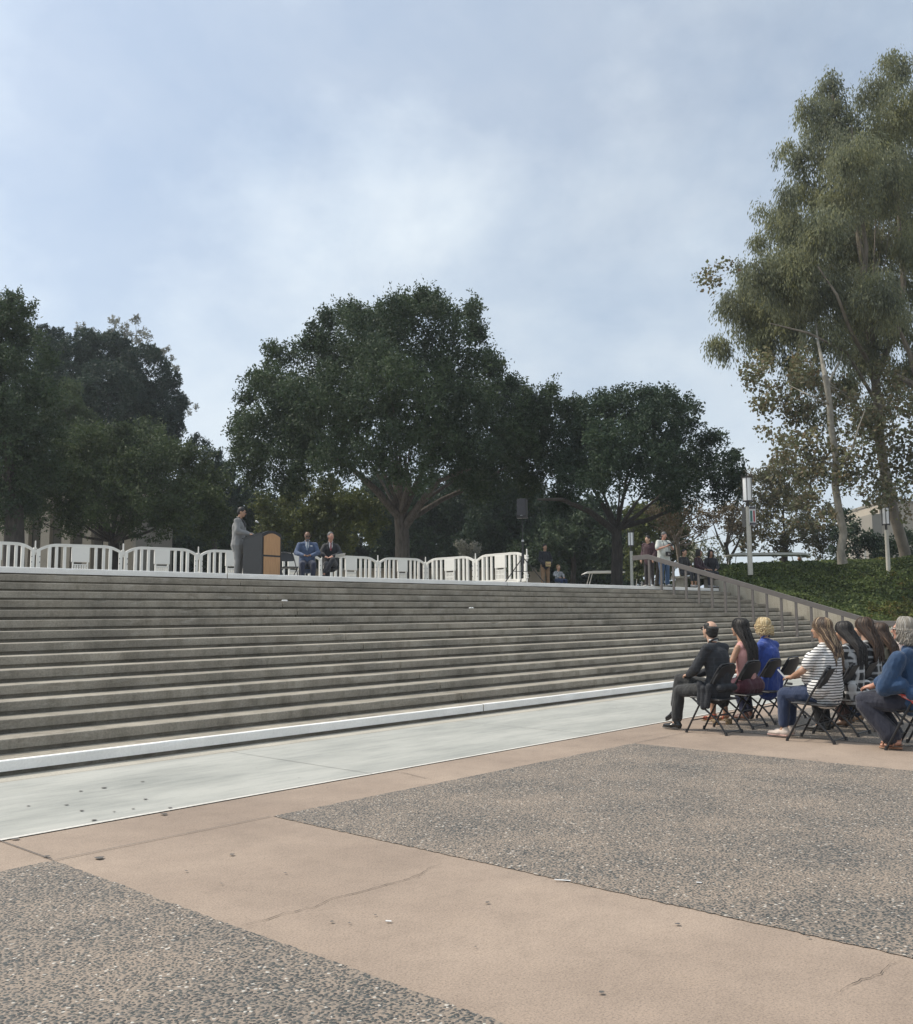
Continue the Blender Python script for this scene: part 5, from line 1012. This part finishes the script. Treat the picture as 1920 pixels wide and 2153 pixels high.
o=MB().box((-.13,-.06,0),(.13,.06,.16),.03).obj('red_handbag',fabric('red_cloth',(.16,.012,.014))); o.location=(BX[3]+.52,RB-.05,.46); tag(o,'dark red bag on a chair between the plaid shirts and the blue sweater','bag')
# ---- on the stage
GS=fabric('light_grey_suit',(.20,.20,.20)); 
person('man in a light grey suit speaking behind the lectern',(13.90,19.70,ZT),R(180+36),
  STAND(g=1.26,head=V3(0,.07,1.665),neck=V3(0,.01,1.52),sh=[V3(-.21,0,1.46),V3(.21,0,1.46)],el=[V3(-.27,.05,1.20),V3(.27,.06,1.20)],wr=[V3(-.17,.30,1.12),V3(.17,.30,1.12)],hd=[V3(.2,1,-.1),V3(-.2,1,-.1)],pitch=-12,yaw=4),SK['tan'],.014,
  jacket=dict(mat=GS,tail=-.16,more=lambda b:seg(b,(0,0,.86),(0,0,.98),.185,.165,1.3),shirt=fabric('black_shirt',(.02,.02,.022))),bottom=dict(mat=GS,len=.97,flare=.062),shoes=simple('black_dress_shoe',(.015,.015,.015),.3),hair=short_hair(HK),glasses='dark',scale=1.03)
NV=fabric('blue_suit',(.060,.090,.165)); NVd=fabric('navy_suit_trousers',(.022,.028,.055))
c1=Vector((16.85,20.65)); c2=Vector((17.50,20.42))
chair(c1.x,c1.y,ZT,R(180-38),'folding chair under the bald man in the blue suit on the stage','folding chairs on the stage'); chair(c2.x,c2.y,ZT,R(180-36),'folding chair under the man in the dark suit on the stage','folding chairs on the stage')
def pocket(root,J,hp,HM): MB().box((-.13,.158,.985),(-.075,.168,1.01),.003).obj('pocket_square',M['paper'],root)
person('bald bearded man in a blue suit sitting on the stage looking down at his hands',(c1.x,c1.y,ZT),R(180-38),
  SEAT(g=1.25,head=V3(0,.06,1.255),neck=V3(0,.0,1.13),sh=[V3(-.22,-.02,1.06),V3(.22,-.02,1.06)],el=[V3(-.29,.08,.82),V3(.29,.08,.82)],wr=[V3(-.10,.30,.74),V3(.10,.30,.74)],hd=[V3(.8,.5,0),V3(-.8,.5,0)],kn=[V3(-.15,.44,.51),V3(.13,.44,.51)],an=[V3(-.14,.40,.10),V3(.12,.42,.10)],pitch=-10,yaw=10),SK['brown'],.014,scale=1.06,
  jacket=dict(mat=NV,tail=-.10,shirt=fabric('pale_shirt',(.6,.62,.66)),tie=fabric('blue_grey_tie',(.14,.19,.26))),bottom=dict(mat=NVd),shoes=simple('dark_dress_shoe',(.02,.015,.012),.3),glasses='dark',extra=pocket,
  hair=lambda root,J,hp,HM:(MB().ell(hp(0,.058,-.078),(.044,.036,.034),10,HM).obj('beard',HS,root,True)))
person('grey haired man in dark suit and red tie sitting with crossed legs on the stage',(c2.x,c2.y,ZT),R(180-36),
  SEAT(g=1.08,head=V3(0,.04,1.275),neck=V3(0,-.01,1.13),el=[V3(-.26,.08,.82),V3(.25,.08,.82)],wr=[V3(-.02,.28,.73),V3(.16,.26,.72)],kn=[V3(-.02,.48,.63),V3(.10,.44,.50)],an=[V3(.20,.56,.27),V3(.10,.42,.10)],toe=[V3(.3,.85,-.45),V3(0,1,0)],down=[V3(.1,-.4,-.9),V3(0,0,-1)],yaw=22),SK['ruddy'],.014,scale=1.06,
  jacket=dict(mat=fabric('black_suit',(.013,.014,.018)),tail=-.08,shirt=fabric('white_shirt_b',(.6,.6,.6)),tie=fabric('dark_red_tie',(.16,.012,.03))),bottom=dict(mat=fabric('black_suit_trousers',(.017,.018,.024)),len=.88),shoes=simple('black_dress_shoe_b',(.015,.015,.015),.3),socks=fabric('black_sock_b',(.012,.012,.014)),hair=short_hair(HS,thick=.006))
o=MB().box((-.14,-.10,0),(.14,.10,.003)).obj('paper_sheet',M['paper']); pc=Vector((c2.x,c2.y,ZT+.80))+Matrix.Rotation(R(180-36),3,'Z')@Vector((-.24,.34,0)); o.location=pc; o.rotation_euler=(R(24),R(10),R(150)); tag(o,'pale sheet of paper on the crossed knee of the man in the dark suit','paper')
# ---- by the handrail
WS=fabric('white_polo',(.52,.54,.50)); BJ=fabric('blue_jeans',(.05,.10,.19))
pg=at(1391,1180,31.0)
cam_h=V3(-.06,.34,1.33)
def pcam(root,J,hp,HM):
    b=MB(); b.box((-.10,.27,1.30),(.02,.33,1.40),.008); b.tube([(-.04,.32,1.34),(-.04,.43,1.33)],[.036,.040],14); b.obj('camera',M['blk_pl'],root)
    b=MB(); b.box((-.06,.22,.98),(.08,.32,1.12),.012); b.tube([(.01,.3,1.06),(.01,.36,.99)],[.05,.055],14); b.obj('hanging_camera',M['blk_pl'],root)
    b=MB(); b.tube([(.06,.02,1.52),(.10,.15,1.40),(.07,.22,1.12)],.007,5); b.tube([(-.06,.02,1.52),(-.09,.16,1.40),(-.05,.24,1.12)],.007,5); b.obj('camera_strap',M['blk_pl'],root)
person('heavy man in a white shirt and jeans photographing from the top of the handrail',(pg.x+.15,pg.y,ZT),R(180-25),
  STAND(g=1.32,head=V3(0,.06,1.655),neck=V3(0,.0,1.52),sh=[V3(-.22,0,1.46),V3(.22,0,1.46)],el=[V3(-.30,.10,1.22),V3(.32,.10,1.20)],wr=[V3(-.11,.27,1.31),V3(.05,.28,1.30)],hd=[V3(.2,.6,.5),V3(-.3,.6,.4)],pitch=-16,yaw=8,curl=.9),SK['ruddy'],.014,
  top=dict(mat=WS,sleeve=.40,e=.026,hem=-.10,more=lambda b:(b.ell((0,.08,1.12),(.20,.16,.18),12),seg(b,(0,0,.88),(0,0,.98),.15,.15,1.35)),name='shirt'),bottom=dict(mat=BJ,len=.97,flare=.075),shoes=simple('white_trainer',(.5,.5,.48),.6),hair=short_hair(HS,thick=.008),extra=pcam)
pm=at(1362,1190,31.8); MR=fabric('maroon_hoodie',(.040,.014,.020))
person('dark haired young man in a maroon hoodie with grey strap, left of the photographer',(pm.x+.1,pm.y,ZT),R(90),
  STAND(g=1.05,head=V3(0,.06,1.60),neck=V3(0,0,1.46),pitch=-6,el=[V3(-.24,-.04,1.16),V3(.24,-.04,1.16)],wr=[V3(-.22,.12,.94),V3(.22,.12,.94)]),SK['light'],.015,top=dict(mat=MR,e=.03,hem=-.12,more=lambda b:seg(b,(0,0,.86),(0,0,.96),.13,.13,1.35),name='hoodie'),bottom=dict(mat=fabric('dark_trousers',(.03,.026,.028)),len=.97),shoes=simple('white_trainer_b',(.5,.5,.48),.6),hair=short_hair(HK,thick=.016),
  extra=lambda r,J,hp,HM:MB().tube([(-.16,.06,1.50),(-.10,-.16,1.40),(.06,-.20,1.22),(.20,-.14,1.08),(.24,.02,1.04)],.024,6).obj('shoulder_strap',fabric('grey_strap',(.22,.23,.26)),r,True))
SG='people sitting by the hedge at the top of the stairs'
for (px,lbl,mat,hr_,yaw,dd) in [(1440,'short haired person in black sitting by the handrail, leftmost of three by the hedge',fabric('black_tee',(.016,.016,.018)),short_hair(HK),25,34.2),(1471,'person in a dark maroon top sitting in the middle of the three by the hedge',fabric('dark_maroon_top',(.034,.012,.020)),long_hair(HB,.16,160,.003,.007,seed=21,vol=1.0),40,34.6),(1496,'long haired woman in dark top looking down, rightmost of three sitting by the hedge',fabric('dark_navy_top',(.014,.014,.020)),long_hair(HB,.34,200,.004,.007,seed=22,vol=1.05,back=-.02,wid=1.2),-10,34.9)]:
    p=at(px,1200,dd); z0=ZT+.02
    person(lbl,(p.x,p.y,z0),R(140+yaw),SEAT(g=1.05,an=[V3(-.1,.38,.10),V3(.1,.42,.10)],pitch=-12 if px==1496 else 0),SK['tan'],.016,top=dict(mat=mat,sleeve=.45 if px==1440 else 1,e=.02),bottom=dict(mat=fabric('dark_bottoms',(.02,.022,.03)),len=.6 if px==1440 else .95),shoes=simple('pale_shoe',(.3,.3,.3),.6),hair=hr_,group=SG,scale=1.03)
p0=at(1436,1200,34.3); p1=at(1500,1200,35.0); a_=math.atan2(p1.y-p0.y,p1.x-p0.x); bn_=empty('bench',((p0.x+p1.x)/2,(p0.y+p1.y)/2,ZT),a_,'low concrete bench under the three people sitting by the hedge','bench')
MB().box((-1.1,-.22,.36),(1.1,.25,.44),.01).obj('seat',M['beige_wall'],bn_)
for s in (-1,1): MB().box((s*.8-.12,-.18,0),(s*.8+.12,.20,.359)).obj('leg',M['beige_wall'],bn_)
# person in black holding a yellow card, low seated person
p=at(1146,1180,36); YC=simple('pale_yellow_card',(.55,.42,.20),.7)
person('person in black top and tan trousers holding a yellow card, right of the loudspeaker',(p.x,p.y,ZT),R(180-28),
  STAND(g=1.05,el=[V3(-.24,.04,1.16),V3(.24,.04,1.16)],wr=[V3(-.12,.22,1.00),V3(.12,.22,1.00)],hd=[V3(.5,.5,0),V3(-.5,.5,0)]),SK['tan'],.016,top=dict(mat=fabric('black_jumper',(.012,.013,.018)),e=.022,hem=-.06),bottom=dict(mat=fabric('tan_trousers',(.26,.16,.09)),len=.97,flare=.07),shoes=simple('brown_shoe',(.06,.035,.02),.5),hair=short_hair(HK,thick=.012),
  extra=lambda r,J,hp,HM:MB().box((-.11,.26,.90),(.10,.275,1.08)).obj('yellow_card',YC,r))
p=at(1174,1200,34)
person('person in a speckled top sitting low, right of the person with the yellow card',(p.x,p.y,ZT-.12),R(180-20),SEAT(g=1.0,head=V3(0,.02,1.09),neck=V3(0,0,.96),chest=V3(0,-.02,.80),sh=[V3(-.17,-.02,.89),V3(.17,-.02,.89)],waist=V3(0,-.02,.62),pelvis=V3(0,0,.5)),SK['tan'],.016,scale=.82,top=dict(mat=banded('speckled_top',(.05,.05,.055),(.45,.46,.47),.05,.4,('X','Z'),.06,.03)),bottom=dict(mat=JN),shoes=simple('grey_shoe',(.1,.1,.1),.6),hair=short_hair(hairmat('light_brown_hair',[(.24,.15,.07)]),thick=.012))
# cart passenger
p=at(1676,1186,42.6)
person('dark clothed person leaning out of the long cart behind the hedge',(p.x,p.y,at(1676,1186,42.6).z-.95),R(-30),SEAT(head=V3(.24,.10,1.16),neck=V3(.14,.04,1.04),chest=V3(.06,0,.90),yaw=-80,pitch=-10),SK['ruddy'],.016,top=dict(mat=fabric('black_jacket_cloth',(.014,.015,.02)),e=.03),bottom=dict(mat=fabric('black_pants_c',(.014,.014,.016))),shoes=simple('black_shoe_c',(.02,.02,.02),.5),hair=short_hair(hairmat('ginger_hair',[(.20,.09,.04)]),thick=.004))

# ------------------------------------------------------------------ light haze in the air
m=bpy.data.materials.new('thin_haze'); m.use_nodes=True; t=m.node_tree; t.nodes.clear(); o_=N(t,'ShaderNodeOutputMaterial'); pv=N(t,'ShaderNodeVolumePrincipled'); pv.inputs['Color'].default_value=(.86,.92,1,1); pv.inputs['Density'].default_value=.0006; pv.inputs['Anisotropy'].default_value=.2; t.links.new(pv.outputs[0],o_.inputs['Volume'])
hz=MB().box((-60,-40,-1.1),(180,160,40)).obj('haze',m); tag(hz,kind='stuff'); scn.cycles.volume_bounces=0; scn.cycles.volume_step_rate=5
